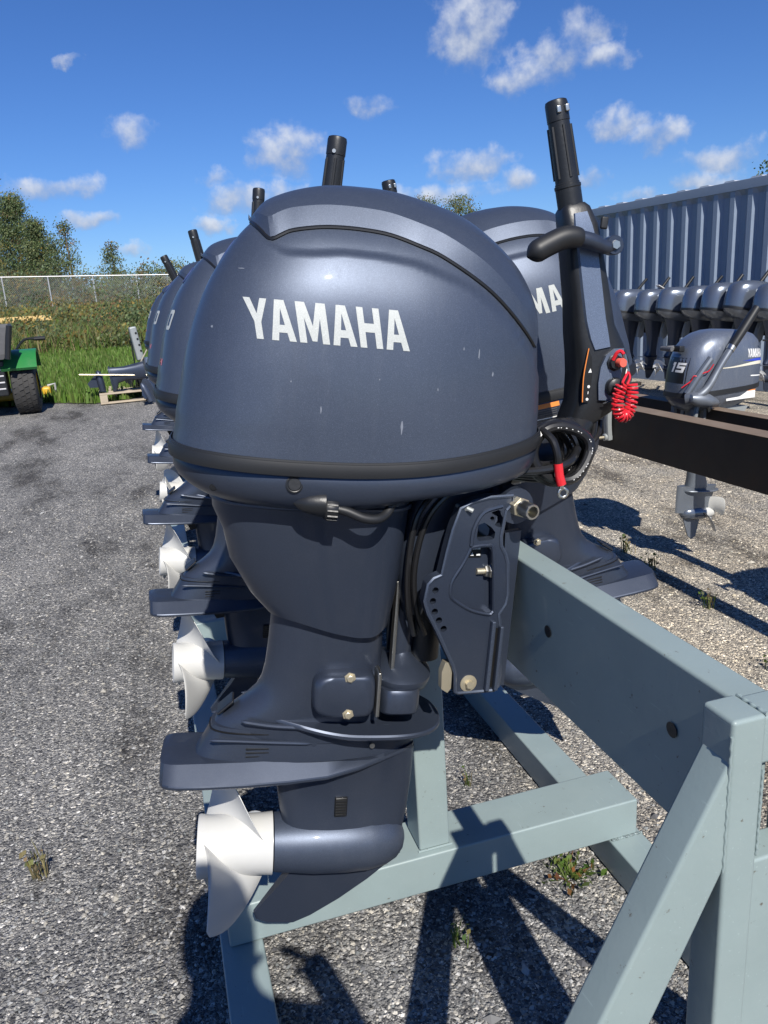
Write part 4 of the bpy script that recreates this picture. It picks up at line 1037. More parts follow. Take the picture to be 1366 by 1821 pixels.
def fifteen(loc, label, near=False):
    t = thing('grey_outboard', label, 'outboard motor', loc, (0, math.radians(-4), PI+math.radians(-3)), 'grey outboards on the rusty stand')
    t.scale = (.78, .95, .97); cowl, shell15 = small_parts(t, 'cowl15', 'small_low', True)
    bv = BVHTree.FromPolygons([Vector(v) for v in shell15.v], shell15.f)
    pr = lambda x, z: on_cowl(x, z, 1, .0012, bv)
    w = word_mesh('YAMAHA', -.40, -.265, .245, .288, 1, pr, 'white_decal', 0, 2); w.build('lettering', 'white_decal', cowl)
    def strip(pts_lo, pts_hi, name, mat, off):
        V = []; 
        for (x, z0), (_, z1) in zip(pts_lo, pts_hi):
            a, b_ = on_cowl(x, z0, 1, off, bv), on_cowl(x, z1, 1, off, bv)
            if a is None or b_ is None: continue
            V += [a, b_]
        k = len(V)//2
        if k > 1: MB().add(V, [(2*i, 2*i+2, 2*i+3, 2*i+1) for i in range(k-1)]).build(name, mat, cowl)
    xs = [-.43+.36*i/20 for i in range(21)]
    f = lambda x: smooth(-.07, -.40, x)
    strip([(x, .190+.022*f(x)) for x in xs], [(x, .194+.035*f(x)) for x in xs], 'cream_stripe', 'cream', .0012)
    strip([(x, .2275) for x in xs[:12]], [(x, .228+.013*smooth(-.22, -.36, x)) for x in xs[:12]], 'blue_stripe', 'blue', .0014)
    strip([(x, .150) for x in xs[1:8]], [(x, .156) for x in xs[1:8]], 'small_print', 'white_decal', .0012)
    MB().bbox(-.40, -.355, .1445, .1495, .325, .335, .002, 1).build('vent_slot', 'black_label', cowl)
    # bow panel with the figure, pull handle, tiller folded up over the cowl
    def bow(y, z):
        h = bv.ray_cast(Vector((1, y, z)), Vector((-1, 0, 0))); return None if h[0] is None else h[0]+Vector((.0012, 0, 0))
    pan = MB(); V = []; F = []
    for i in range(9):
        for j in range(5):
            p = bow(-.09+.18*i/8, .11+.13*j/4); V.append(p or Vector((.14, -.09+.18*i/8, .11)))
    F = [(i*5+j, i*5+j+1, (i+1)*5+j+1, (i+1)*5+j) for i in range(8) for j in range(4)]
    pan.add(V, F); pn_ = pan.build('bow_panel', 'black_label', cowl)
    word_mesh('15', -.02, .075, .165, .215, -1, lambda y, z: (bow(y, z) or Vector((.15, y, z)))+Vector((.001, 0, 0)), 'white_decal', .012, 2).build('numeral', 'white_decal', pn_)
    MB().bbox(.115, .155, -.03, .05, .268, .30, .006, 2).build('pull_handle_recess', 'black', cowl)
    MB().tube([(.15, -.01, .285), (.20, -.01, .283)], .015, 10).tube([(.20, -.055, .283), (.20, .04, .283)], .012, 10).build('pull_handle', 'grey_plastic', t)
    tl = MB().tube(catmull([(.13, .12, .035), (.09, .165, .055), (.03, .175, .10), (-.04, .175, .205), (-.10, .175, .285)], 5), [.030]*5+[.022]*8+[.020]*8, 12)
    tl.revolve([(-.05, .0), (-.045, .02), (0, .035), (.08, .036), (.14, .02), (.17, 0)], (.09, .165, .04), (-1, 0, -.12), 16, False)
    ti = tl.build('tiller', 'small_low', t)
    MB().tube([(-.098, .175, .283), (-.112, .175, .303)], .0235, 14).build('collar', 'steel', ti)
    MB().tube([(-.112, .175, .303), (-.19, .175, .405), (-.255, .175, .49)], [.024, .026, .022], 14).build('grip', 'rubber', ti)
    MB().tube(catmull([(.12, .11, .06), (.06, .13, .16), (.0, .14, .24)], 6), [.020]*13, 10).build('gear_lever', 'small_low', t)
    rp_ = random.Random(4); pts = [(.15-.02*i+rp_.uniform(-.01, .01), .09+.012*i, .10+.015*i+rp_.uniform(-.012, .012)) for i in range(8)]
    MB().tube(catmull(pts, 4), .0032, 6).build('lanyard', 'red', t)
    lb = MB().bbox(-.36, -.15, .1375, .1395, .012, .055, 0, 1, Matrix.Rotation(.08, 4, 'Y')); l_ = lb.build('warning_label', 'white_decal', t)
    MB().bbox(-.36, -.15, .1395, .1402, .050, .0555, 0, 1, Matrix.Rotation(.08, 4, 'Y')).build('orange_header', 'orange', l_)
    MB().prism([(-.37, -.01), (-.05, .0), (-.06, -.13), (-.25, -.16)], .045, .085).build('apron', 'clamp', t)
    hk = MB()
    hk.tube(catmull([(.05, .12, -.10), (.05, .125, -.02), (.03, .125, .018), (-.01, .125, .022), (-.05, .12, -.01), (-.07, .11, -.05)], 5), .014, 10); hk.build('clamp_hook', 'clamp', t)
    return t
fifteen((2.61, 3.34, .87), 'grey outboard with the numeral 15 on its bow, hung on the rusty beams')
# the shadow at the right edge of the yard belongs to its neighbour, just out of frame
fifteen((2.67, 1.72, .87), 'second grey outboard on the rusty beams, out of frame to the right')

# loose transom clamp on the front rusty beam
tcl = thing('transom_clamp', 'grey cast C-shaped clamp with a long screw gripping the near rusty beam', 'clamp', (2.375, 3.62, .86))
pth = catmull([(-.055, 0, -.19), (-.062, 0, -.10), (-.058, 0, -.01), (-.035, 0, .045), (.02, 0, .06), (.065, 0, .04), (.075, 0, -.02), (.06, 0, -.05)], 6)
cb_ = MB(); rings = []
for i, p in enumerate(pth):
    d = (pth[min(i+1, len(pth)-1)]-pth[max(i-1, 0)]).normalized(); u = Vector((d.z, 0, -d.x))
    rings.append([tuple(p+u*(.014*sx_)+Vector((0, .022*sy_, 0))) for sx_, sy_ in ((-1, -.8), (-.8, -1), (.8, -1), (1, -.8), (1, .8), (.8, 1), (-.8, 1), (-1, .8))])
cb_.loft(rings); cb_.build('frame', 'clamp', tcl)
MB().revolve([(-.03, .016), (-.026, .02), (.012, .02), (.016, .016)], (-.055, 0, -.175), (1, 0, 0), 16).build('boss', 'clamp', tcl)
MB().tube([(-.012, 0, -.175), (-.21, -.0, -.175)], .0085, 12).build('screw', 'zinc', tcl)
MB().tube([(-.205, -.02, -.10), (-.205, .02, -.25)], .0045, 8).build('tommy_bar', 'zinc', tcl)

# ------------------------------------------------------------------ container
CA, CB_ = Vector((6.90, 13.28, 0)), Vector((8.36, 1.19, 0)); cdir = (CB_-CA).normalized(); ang = math.atan2(cdir.y, cdir.x)
LEN = (CB_-CA).length; NP = int(LEN/.272); pitch = LEN/NP
ct = thing('shipping_container', 'long blue-grey corrugated steel container behind the row of small outboards', 'container', CA, (0, 0, ang))
# local: x along the wall towards the camera side, +y is away from the yard (inside)
prof = [(0, 0), (.072, 0), (.072+.055, .058), (.072+.055+.085, .058), (pitch, 0)]
def wall_panel():
    b = MB(); V = []
    for x, y in prof:
        V += [(x, y, .16), (x, y, 2.44), (x, y+.004, .16), (x, y+.004, 2.44)]
    # tapered heads of the corrugations
    F = []
    for i in range(len(prof)-1):
        a, c = 4*i, 4*(i+1); F += [(a, c, c+1, a+1), (a+2, a+3, c+3, c+2)]
    b.add(V, F)
    h0, h1 = 2.44, 2.50; V = []
    for x, y in prof: V += [(x, y, h0), (x, 0, h1) if y else (x, y, h1)]
    b.add(V, [(2*i, 2*i+2, 2*i+3, 2*i+1) for i in range(len(prof)-1)])
    return b
pm = wall_panel().mesh('wall_panel', 'cont', angle=20)
for i in range(NP):
    o = link('wall_panel', pm, ct); o.location = (i*pitch, 0, 0)
MB().bbox(-.02, LEN+.02, -.012, .06, 2.501, 2.62, .004, 1).build('top_rail', 'cont', ct)
MB().bbox(-.02, LEN+.02, -.012, .06, .0, .159, .004, 1).build('bottom_rail', 'cont', ct)
for x in (-.10, LEN+.001): MB().bbox(x, x+.10, -.012, .12, .0, 2.62, .004, 1).build('corner_post', 'cont', ct)
for x in (-.10, LEN+.001): MB().bbox(x, x+.08, .125, 2.40, .0, 2.60, .004, 1).build('end_wall', 'cont', ct)
MB().bbox(-.10, LEN+.08, 2.36, 2.42, .0, 2.60, .004, 1).build('back_wall', 'cont', ct)
MB().bbox(-.1, LEN+.1, .0605, 2.43, 2.585, 2.606, 0).build('roof', 'controof', ct)
rb_ = MB().loft([[(0, y, 2.621), (.03, y, 2.638), (.16, y, 2.638), (.19, y, 2.621)] for y in (.005, 2.3)], True, True).mesh('roof_rib', 'controof')
n_r = int(LEN/.41)
for i in range(n_r):
    o = link('roof_rib', rb_, ct); o.location = (.1+i*LEN/n_r, 0, 0)

# ------------------------------------------------------------------ mower
mz = gz(-1.6, 10.9)
mw = thing('riding_mower', 'green and yellow riding mower seen from behind at the left edge', 'mower', (-2.07, 11.1, mz), (0, 0, math.radians(3)))
def wheel(x, y, R, W, name='rear_tyre', rimc='yellow', tread=True):
    b = MB().revolve([(-W/2, R*.52), (-W/2, R*.80), (-W*.44, R*.93), (-W*.30, R*.985), (W*.30, R*.985), (W*.44, R*.93), (W/2, R*.80), (W/2, R*.52)], (x, y, R), (1, 0, 0), 40, False)
    ty = b.build(name, 'tyre', mw)
    if tread:
        tb = MB(); n = 30
        for k in range(n):
            for r_, (xa, xb) in enumerate(((-.42, -.22), (-.18, .0), (.03, .20), (.24, .42))):
                a = 2*PI*(k+.5*(r_ % 2))/n; da = 2*PI/n*.38; rr_ = R*(1.0 if r_ in (1, 2) else .975)
                V = []
                for q in (R*.93, rr_+.006):
                    for aa, xx in ((a-da, xa), (a+da, xa), (a+da+.05, xb), (a-da+.05, xb)): V.append((x+xx*W, y+q*math.sin(aa), R+q*math.cos(aa)))
                tb.add(V, [(4, 5, 6, 7), (0, 1, 5, 4), (1, 2, 6, 5), (2, 3, 7, 6), (3, 0, 4, 7)])
        tb.build('tread', 'tyre', ty, smooth=False)
    MB().revolve([(-W*.42, R*.15), (-W*.42, R*.5), (-W*.46, R*.56), (W*.46, R*.56), (W*.42, R*.5), (W*.30, R*.42), (W*.30, R*.15), (W*.34, .0)], (x, y, R), (1, 0, 0), 28, False).build('rim', rimc, ty)
wheel(.46, 0, .355, .30); wheel(-.46, 0, .355, .30)
wheel(.43, 1.55, .19, .16, 'front_tyre', 'yellow', True); wheel(-.43, 1.55, .19, .16, 'front_tyre', 'yellow', False)
for s in (-1, 1):
    b = MB(); rings = []
    for k in range(9):
        a = -1.0+2.0*k/8
        y, z = .40*math.sin(a)*1.15, .36+.47*math.cos(a)
        rings.append([(s*(.24 if j < 2 else .66), y*(1 if j in (0, 3) else .94), z+(0 if j in (0, 3) else -.03)) for j in range(4)])
    b.loft(rings); b.build('fender', 'green', mw, angle=50)
MB().bbox(-.52, .52, .15, .9, .64, .80, .05, 3).build('body', 'green', mw)
MB().loft([[(x*k, y0+dy, z) for x, dy in ((-.44, -.22), (.44, -.22), (.44, .22), (-.44, .22))] for z, k, y0 in ((.74, .70, -.30), (.80, .82, -.32), (1.12, 1.0, -.36), (1.16, .97, -.36))]).build('grass_hopper', 'grey_plastic', mw, smooth=False)
MB().bbox(-.30, .30, -.45, -.12, 1.162, 1.30, .03, 2).build('hopper_lid', 'grey_plastic', mw)
MB().bbox(-.05, .22, -.592, -.5835, .98, 1.06, 0, 1).build('sticker', 'white_decal', mw)
MB().bbox(-.05, .10, -.5955, -.593, 1.0, 1.05, 0, 1).build('sticker_print', 'red', mw)
MB().tube([(.44, -.56, 1.14), (.36, -.56, .74)], .035, 10).build('hopper_frame', 'black', mw)
MB().bbox(-.28, .28, -.36, -.05, .28, .72, .02, 2).build('engine', 'black', mw)
eg_ = MB()
for k in range(4): eg_.bbox(-.24, .26, -.372, -.361, .36+.08*k, .38+.08*k, .003, 1)
eg_.build('engine_guard', 'galv', mw)
MB().bbox(-.30, .30, .18, .62, .80, 1.0, .05, 3).build('seat', 'black', mw); MB().bbox(-.28, .28, .10, .22, .95, 1.35, .05, 3).build('seat_back', 'black', mw)
MB().tube(catmull([(.30, .9, .75), (.46, .85, .92), (.62, .80, .93)], 5), .018, 8).tube([(.60, .80, .93), (.74, .79, .93)], .028, 10).build('control_lever', 'black', mw)
MB().bbox(-.56, .56, .65, 1.35, .12, .24, .03, 2).build('mower_deck', 'yellow', mw)
MB().bbox(.561, .68, 1.0, 1.25, .12, .24, .03, 2).build('discharge_chute', 'yellow', mw)
MB().revolve([(-.04, .03), (-.04, .09), (.04, .09), (.04, .03)], (.74, 1.12, .09), (1, 0, 0), 20, True).build('gauge_wheel', 'rubber', mw)
MB().tube([(.64, 1.12, .25), (.74, 1.12, .27), (.74, 1.12, .09)], .018, 8).build('gauge_bracket', 'galv', mw)

# ------------------------------------------------------------------ pallet and scrapped outboard parts
pz = gz(-.4, 11.2)+.012
pa = thing('pallet', 'weathered wooden pallet loaded with scrapped outboard parts', 'pallet', (-.12, 11.75, pz), (0, 0, math.radians(4)))
bl = MB().bbox(-.65, .65, -.05, .05, 0, .022, .003, 1).mesh('plank', 'wood')
for y in (-.5, -.25, 0, .25, .5):
    o = link('plank', bl, pa); o.location = (0, y, .124)
for y in (-.5, 0, .5):
    o = link('bottom_plank', bl, pa); o.location = (0, y, 0)
bk = MB().bbox(-.05, .05, -.55, .55, .0225, .1235, .003, 1).mesh('stringer', 'wood')
for x in (-.60, 0, .60):
    o = link('stringer', bk, pa); o.location = (x, 0, 0)
def leg_casting(name, label, loc, rot, mat, sc_=1.0):
    t = thing(name, label, 'outboard part', loc, rot, 'scrapped outboard parts on the pallet'); t.scale = (sc_,)*3
    b = MB(); rings = []
    for z, xr, xf, w in ((.0, -.16, .12, .09), (.12, -.14, .10, .075), (.28, -.11, .09, .06), (.40, -.13, .10, .05), (.46, -.26, .11, .05), (.50, -.28, .11, .045)): rings.append(sell(xr, xf, w, z, 2.6, 28))
    b.loft(rings); b.build('casing', mat, t)
    MB().loft([sell(-.32, .13, w, z, 2.4, 28) for z, w in ((.47, .075), (.475, .08), (.482, .08), (.487, .075))]).build('plate', mat, t)
    MB().revolve([(-.20, .0), (-.20, .045), (-.10, .05), (.02, .048), (.08, .03), (.105, 0)], (0, 0, .64), (1, 0, 0), 20, False).build('torpedo', mat, t)
    MB().prism([(-.14, .66), (-.12, .80), (-.06, .82), (.06, .67)], -.006, .006).build('skeg', mat, t)
    MB().revolve([(0, .030), (.002, .030), (.002, .022)], (-.02, -.0765, .06), (0, -1, 0), 18).build('opening', 'black_label', t)
    return t
leg_casting('scrap_gearcase', 'dark drive leg casting lying across the top of the pallet load', (-.10, 11.30, pz+.42), (0, math.radians(-96), 0), 'gun_low', .95)
leg_casting('scrap_gearcase', 'glossy blue-grey gearcase lying under the others on the pallet', (.05, 11.42, pz+.25), (math.radians(70), math.radians(-110), 0), 'gun', .9)
leg_casting('scrap_gearcase', 'small black gearcase lying at the middle of the pallet', (.02, 11.6, pz+.22), (math.radians(-50), math.radians(-80), .3), 'black', .6)
hp = thing('engine_housing', 'upright silver engine housing standing on the right of the pallet', 'outboard part', (-.02, 11.42, pz+.147), (0, 0, .2), 'scrapped outboard parts on the pallet')
MB().loft([sell(-.13*k, .17*k, .13*k, z, 4, 28) for z, k in ((0, 1), (.10, 1), (.34, .82), (.42, .70))]).build('casing', 'small', hp)
MB().bbox(-.12, -.02, -.05, .04, .40, .86, .02, 2, Matrix.Rotation(-.12, 4, 'Y')).build('bracket', 'clamp', hp)
sl = MB()
for k in range(4): sl.revolve([(0, .014), (.006, .014)], (-.105-.012*k, -.052, .52+.08*k), (0, -1, 0), 10)
sl.build('bracket_holes', 'black_label', hp)
MB().bbox(-.03, .05, -.1335, -.128, .18, .195, 0).build('slot', 'black_label', hp)
for nm, lab, a, b_ in (('metal_rod', 'upright black rod sticking out of the pallet load, left of two', (-.22, 11.5, pz+.30), (-.225, 11.5, pz+.85)), ('metal_rod', 'slanted black rod sticking out of the pallet load, right of two', (-.10, 11.5, pz+.35), (-.20, 11.5, pz+.84)),
                   ('drive_shaft', 'rusty steel shaft lying lengthwise on the pallet, sticking out to the left', (-.95, 11.22, pz+.42), (.0, 11.25, pz+.33)), ('drive_shaft', 'pale steel shaft leaning against the upright engine housing', (-.18, 11.30, pz+.45), (.05, 11.35, pz+.80))):
    o = link(nm, None); o.location = a; tag(o, lab, 'rod', 'rods on the pallet')
    d = Vector(b_)-Vector(a); MB().tube([(0, 0, 0), tuple(d)], .010, 8).build('shaft', 'black' if nm == 'metal_rod' else 'zinc', o)
tb_ = MB().bbox(-2.2, 2.2, -.07, .07, 0, .16, .004, 1).build('timber_boards', 'lumber'); tb_.location = (-5.0, 27, gz(-5, 27)+.62); tb_.rotation_euler = (0, 0, .05)
tag(tb_, 'bundle of yellow lumber lying in the tall weeds at the left', 'lumber')

# ------------------------------------------------------------------ chain-link fence
FY = 50.0
fx0 = -21.0; fn = 20; fsp = 2.44
fe = thing('chain_link_fence', 'galvanised chain-link fence with top rail across the weedy bank', 'fence', (0, FY, 0))
ftop = lambda x: 3.86 - .037*(x+7.5)
post = MB().tube([(0, 0, -.3), (0, 0, 1)], .034, 8)
for i in range(fn):
    x = -7.48+(i-6)*2.44; h = ftop(x)
    MB().tube([(x, 0, gz(x, FY)-.3), (x, 0, h)], .034, 8).build('post', 'galv', fe)
MB().tube([(-7.48-6*2.44, 0, ftop(-7.48-6*2.44)), (-7.48+13*2.44, 0, ftop(-7.48+13*2.44))], .028, 8).build('top_rail', 'galv', fe)
wm = MB(); xa, xb = -7.48-6*2.44, -7.48+13*2.44
x = xa
while x < xb:
    for s in (-1, 1):
        z0, z1 = gz(x, FY)+.02, ftop(x); dx = s*(z1-z0)*.9
        wm.add([(x, -.002, z0), (x+.006, -.002, z0), (x+dx+.006, -.002, z1), (x+dx, -.002, z1), (x, .002, z0), (x+dx, .002, z1)], [(0, 1, 2, 3), (0, 3, 5, 4)])
    x += .11
wm.build('wire_mesh', 'galv', fe, smooth=False, fix=False)

# ------------------------------------------------------------------ vegetation
def tinted(name, V, F, T, mat, parent=None):
    me = bpy.data.meshes.new(name); me.from_pydata(V, [], F)
    at = me.color_attributes.new('tint', 'FLOAT_COLOR', 'POINT')
    at.data.foreach_set('color', [c for t_ in T for c in (t_[0], t_[1], t_[2], 1.0)])
    me.materials.append(M[mat]); me.update(); return link(name, me, parent)
GREENS = [(.115, .16, .06), (.145, .19, .08), (.085, .125, .055), (.18, .20, .09), (.14, .175, .10)]
YEL = [(.24, .19, .05), (.28, .19, .05), (.19, .18, .06), (.22, .14, .07)]
def crown_geo(rnd, n_clump, leaves, pos_fn, size, yel=.1, spread=.45):
    V = []; F = []; T = []
    for _ in range(n_clump):
        c = pos_fn(rnd); base = rnd.choice(YEL if rnd.random() < yel else GREENS); br = rnd.uniform(.65, 1.35)
        for _ in range(leaves):
            p = Vector((c[0]+rnd.gauss(0, spread), c[1]+rnd.gauss(0, spread), c[2]+rnd.gauss(0, spread*.7)))
            d = Vector((rnd.gauss(0, 1), rnd.gauss(0, 1), rnd.gauss(0, .7))).normalized(); u = d.orthogonal().normalized(); w = d.cross(u)
            s = size*rnd.uniform(.6, 1.3); o = len(V); k = br*rnd.uniform(.8, 1.2)
            V += [tuple(p-u*s*.5), tuple(p+w*s*.32), tuple(p+u*s*.6), tuple(p-w*s*.32)]; F.append((o, o+1, o+2, o+3)); T += [tuple(c_*k for c_ in base)]*4
    return V, F, T
def tree(name, label, x, y, H, Rr, kind, seed, n=150, leaves=26, yel=.1, group='trees beyond the fence', z0=None):
    rnd = random.Random(seed); z = gz(x, y) if z0 is None else z0
    t = thing(name, label, 'tree', (x, y, z), group=group)
    tr = MB(); lean = rnd.uniform(-.03, .03)
    path = [(lean*H*k/6+rnd.uniform(-.05, .05), rnd.uniform(-.05, .05), H*.93*k/6) for k in range(7)]
    tr.tube(path, [H*.018*(1-.85*k/6)+.01 for k in range(7)], 8)
    for k in range(14):
        f = rnd.uniform(.22, .85); a = rnd.uniform(0, 2*PI); L = Rr*(1.05-f)*rnd.uniform(.7, 1.1)
        b0 = Vector((lean*H*f, 0, H*f)); tr.tube([b0, b0+Vector((math.cos(a)*L*.5, math.sin(a)*L*.5, L*.25)), b0+Vector((math.cos(a)*L, math.sin(a)*L, L*.6))], [H*.006, H*.004, .01], 5)
    tr.build('trunk', 'bark', t)
    def pos(r):
        f = r.uniform(.10 if kind != 'poplar' else .16, 1.0)**.85
        if kind == 'cone': rad = Rr*(1-f)**.75*(.75+.5*abs(math.sin(f*19+seed)))
        elif kind == 'poplar': rad = Rr*math.sin(PI*min(1, f*.92+.10))**.8
        else: rad = Rr*math.sqrt(max(0, 1-((f-.5)/.52)**2))
        a = r.uniform(0, 2*PI); q = rad*math.sqrt(r.uniform(.15, 1)); return (lean*H*f+q*math.cos(a), q*math.sin(a), H*f)
    V, F, T = crown_geo(rnd, int(n*1.4), int(leaves*1.6), pos, .125, yel*.7, .22+.05*Rr)
    tinted('crown', V, F, T, 'leaf', t); return t
tree('spruce_tree', 'tall dark leafy tree at the left edge, highest of the group', -10.0, 66, 9.6, 2.6, 'cone', 11, 260, 34, .06)
tree('spruce_tree', 'tall green tree with a pointed top right of the leftmost', -7.9, 63, 7.9, 2.4, 'cone', 12, 240, 34, .08)
tree('broadleaf_tree', 'green broadleaf tree sloping down right of the pointed pair', -6.4, 61, 6.0, 1.9, 'cone', 13, 190, 30, .12)
tree('poplar_tree', 'thin sparse poplar with yellowing leaves above the fence', -4.35, 60, 6.0, .75, 'poplar', 14, 55, 18, .35)
tree('poplar_tree', 'slender pale poplar standing alone in front of open sky', -1.75, 62, 4.5, .7, 'poplar', 15, 50, 20, .2)
tree('poplar_tree', 'leaning thin young tree between the poplars', -5.1, 58, 4.9, .6, 'poplar', 16, 45, 18, .4)
for i, (px, y, H, Rr, yl) in enumerate(((-11.8, 60, 5.5, 2.2, .15), (-8.8, 57, 3.4, 1.7, .25), (-5.9, 56, 2.8, 1.5, .6), (-3.6, 58, 2.7, 1.6, .55), (-2.3, 61, 2.9, 1.6, .25), (-.6, 59, 2.6, 1.5, .2), (.8, 62, 2.9, 1.7, .3), (2.6, 60, 3.2, 1.8, .3), (-7.3, 55, 2.6, 1.2, .5), (4.6, 62, 3.0, 1.8, .2))):
    lab = ['rounded green bush at the far left under the tall trees', 'green and yellow bush below the pointed tree', 'orange-yellow bush behind the second fence post', 'yellowing bush between the poplars behind the fence', 'rounded grey-green bush right of the lone poplar', 'low green bush behind the fence right of the lone poplar', 'bush with a rusty top behind the far outboard cowls', 'bush hidden behind the outboard cowls at the end of the fence', 'low yellow bush at the foot of the tall trees', 'rightmost bush behind the outboards and fence'][i]
    t = thing('bush', lab, 'bush', (px, y, gz(px, y)), group='bushes behind the fence'); rnd = random.Random(40+i)
    st_ = MB()
    for k in range(6):
        a = rnd.uniform(0, 2*PI); st_.tube([(0, 0, 0), (math.cos(a)*Rr*.3, math.sin(a)*Rr*.3, H*.4), (math.cos(a)*Rr*.6, math.sin(a)*Rr*.6, H*.8)], [.04, .025, .01], 5)
    st_.build('stems', 'bark', t)
    def pos(r, Rr=Rr, H=H):
        while True:
            p = (r.uniform(-1, 1), r.uniform(-1, 1), r.uniform(0, 1))
            if p[0]**2+p[1]**2+(p[2]*1.0)**2 < 1: return (p[0]*Rr, p[1]*Rr, p[2]*H)
    V, F, T = crown_geo(rnd, 130, 40, pos, .12, yl*.8, .26); tinted('foliage', V, F, T, 'leaf', t)
tree('broadleaf_tree', 'left of the two trees rising behind the nearest cowl', 22.6, 62, 7.6, 1.9, 'round', 21, 170, 26, .3, 'trees beyond the container', 1.0)
tree('broadleaf_tree', 'right of the two trees rising behind the nearest cowl', 24.9, 61, 7.5, 2.0, 'round', 22, 180, 26, .25, 'trees beyond the container', 1.0)
tree('broadleaf_tree', 'dark green tree top above the container roof at the right edge', 26.5, 28, 6.0, 1.7, 'round', 23, 200, 28, .0, 'trees beyond the container', 0)

# far tree line on the horizon
rnd = random.Random(77); V, F, T = [], [], []
for i in range(1500):
    x = rnd.uniform(-70, 60); y = rnd.uniform(105, 135); zz = 2.4
    h = rnd.uniform(.05, 1)**1.3*(4.0+1.6*math.sin(x*.21)+1.0*math.sin(x*.53+1))
    base = rnd.choice(YEL if rnd.random() < .3 else GREENS)
    for _ in range(20):
        p = Vector((x+rnd.gauss(0, .9), y+rnd.gauss(0, .9), zz+h+rnd.gauss(0, .5))); d = Vector((rnd.gauss(0, 1), rnd.gauss(0, 1), rnd.gauss(0, .7))).normalized(); u = d.orthogonal().normalized(); w = d.cross(u); s = rnd.uniform(.22, .42); o = len(V)
        V += [tuple(p-u*s*.5), tuple(p+w*s*.35), tuple(p+u*s*.5), tuple(p-w*s*.35)]; F.append((o, o+1, o+2, o+3)); k = rnd.uniform(.7, 1.2); T += [tuple(c*k for c in base)]*4
wood = tinted('far_wood', V, F, T, 'leaf'); tag(wood, 'far wood in autumn colours along the skyline', 'wood', kind='stuff')

# grass and tall weeds on the bank
def blades(name, label, n, region, h0, h1, cols, seed, wid=.012, bend=.35):
    rnd = random.Random(seed); V, F, T = [], [], []
    for _ in range(n):
        x, y = region(rnd)
        if y < grass_edge(max(-8, min(4, x)))+rnd.uniform(-.05, .15): continue
        z = gz(x, y)+.01; h = rnd.uniform(h0, h1)*(.75+.5*rnd.random()); a = rnd.uniform(0, 2*PI); b = rnd.uniform(.05, bend)*h
        w = wid*rnd.uniform(.7, 1.4)*(1+.04*y); a2 = rnd.uniform(0, PI); dx, dy = math.cos(a2)*w, math.sin(a2)*w; o = len(V)
        mx_, my_ = math.cos(a)*b*.35, math.sin(a)*b*.35
        V += [(x-dx, y-dy, z), (x+dx, y+dy, z), (x+mx_-dx*.7, y+my_-dy*.7, z+h*.6), (x+mx_+dx*.7, y+my_+dy*.7, z+h*.6), (x+math.cos(a)*b, y+math.sin(a)*b, z+h)]
        F += [(o, o+1, o+3, o+2), (o+2, o+3, o+4)]; c = rnd.choice(cols); k = rnd.uniform(.7, 1.3); T += [tuple(q*k for q in c)]*5
    return tag(tinted(name, V, F, T, 'grass'), label, 'grass', kind='stuff')
LUSH = [(.11, .20, .03), (.13, .22, .045), (.09, .17, .03), (.16, .22, .06), (.14, .19, .05)]
DRY = [(.20, .20, .07), (.26, .22, .10), (.15, .18, .06), (.12, .17, .05), (.30, .25, .13), (.14, .15, .06)]
def wedge(y0, y1):
    def f(r):
        y = y0+(y1-y0)*r.random()**1.3; return r.uniform(-3.0-.17*(y-11), .9+.05*(y-11)), y
    return f
blades('lawn_grass', 'short green grass on the verge behind the mower and pallet', 52000, wedge(11.2, 23), .06, .20, LUSH, 5)
blades('tall_weeds', 'tall mixed weeds and dry grass on the bank below the fence', 36000, wedge(20, 48), .25, .7, DRY+LUSH[:2], 6, .007, .8)
def mound(name, label, x, y, w, h, seed, yel):
    t = thing(name, label, 'weeds', (x, y, gz(x, y)), group='weedy clumps on the bank'); rnd = random.Random(seed)
    def pos(r): return (r.gauss(0, w*.45), r.gauss(0, w*.3), abs(r.gauss(0, .45))*h)
    V, F, T = crown_geo(rnd, 110, 26, pos, .085, yel, .17); tinted('foliage', V, F, T, 'leaf', t)
    MB().tube([(0, 0, 0), (.05, 0, h*.9)], [.012, .004], 5).build('stem', 'bark', t)
CLUMPS = [(-1.2, 23, 1.3, .85, .15, 'green weedy clump above the pallet'), (.2, 22.5, 1.2, .95, .15, 'green weedy clump behind the upright engine housing'), (-2.8, 22, 1.1, .75, .3, 'weedy clump above the mower wheel'), (-3.9, 24, 1.2, .9, .45, 'yellowish weedy clump near the lumber'), (-.4, 26, 1.6, 1.1, .3, 'high weedy clump in front of the last fence post'), (-2.0, 27, 1.5, 1.0, .45, 'high weedy clump in front of the third fence post'),
          (-.6, 20.5, 1.0, .5, .25, 'low weedy clump nearest the pallet'), (-2.0, 20.8, .9, .45, .35, 'low weedy clump between the mower and pallet'), (.9, 23, 1.3, 1.0, .2, 'weedy clump against the far outboard cowls'), (-3.2, 31, 1.6, 1.1, .35, 'weedy clump in front of the second fence post'), (-5.2, 33, 1.8, 1.2, .5, 'dry weedy clump in front of the leftmost fence post'), (-1.2, 35, 1.8, 1.3, .3, 'weedy clump close to the fence between two posts'), (.9, 33, 1.7, 1.3, .25, 'weedy clump close to the fence beside the outboards')]
for i, (x, y, w, h, yl, lab) in enumerate(CLUMPS): mound('weed_clump', lab, x, y, w, h, 60+i, yl)

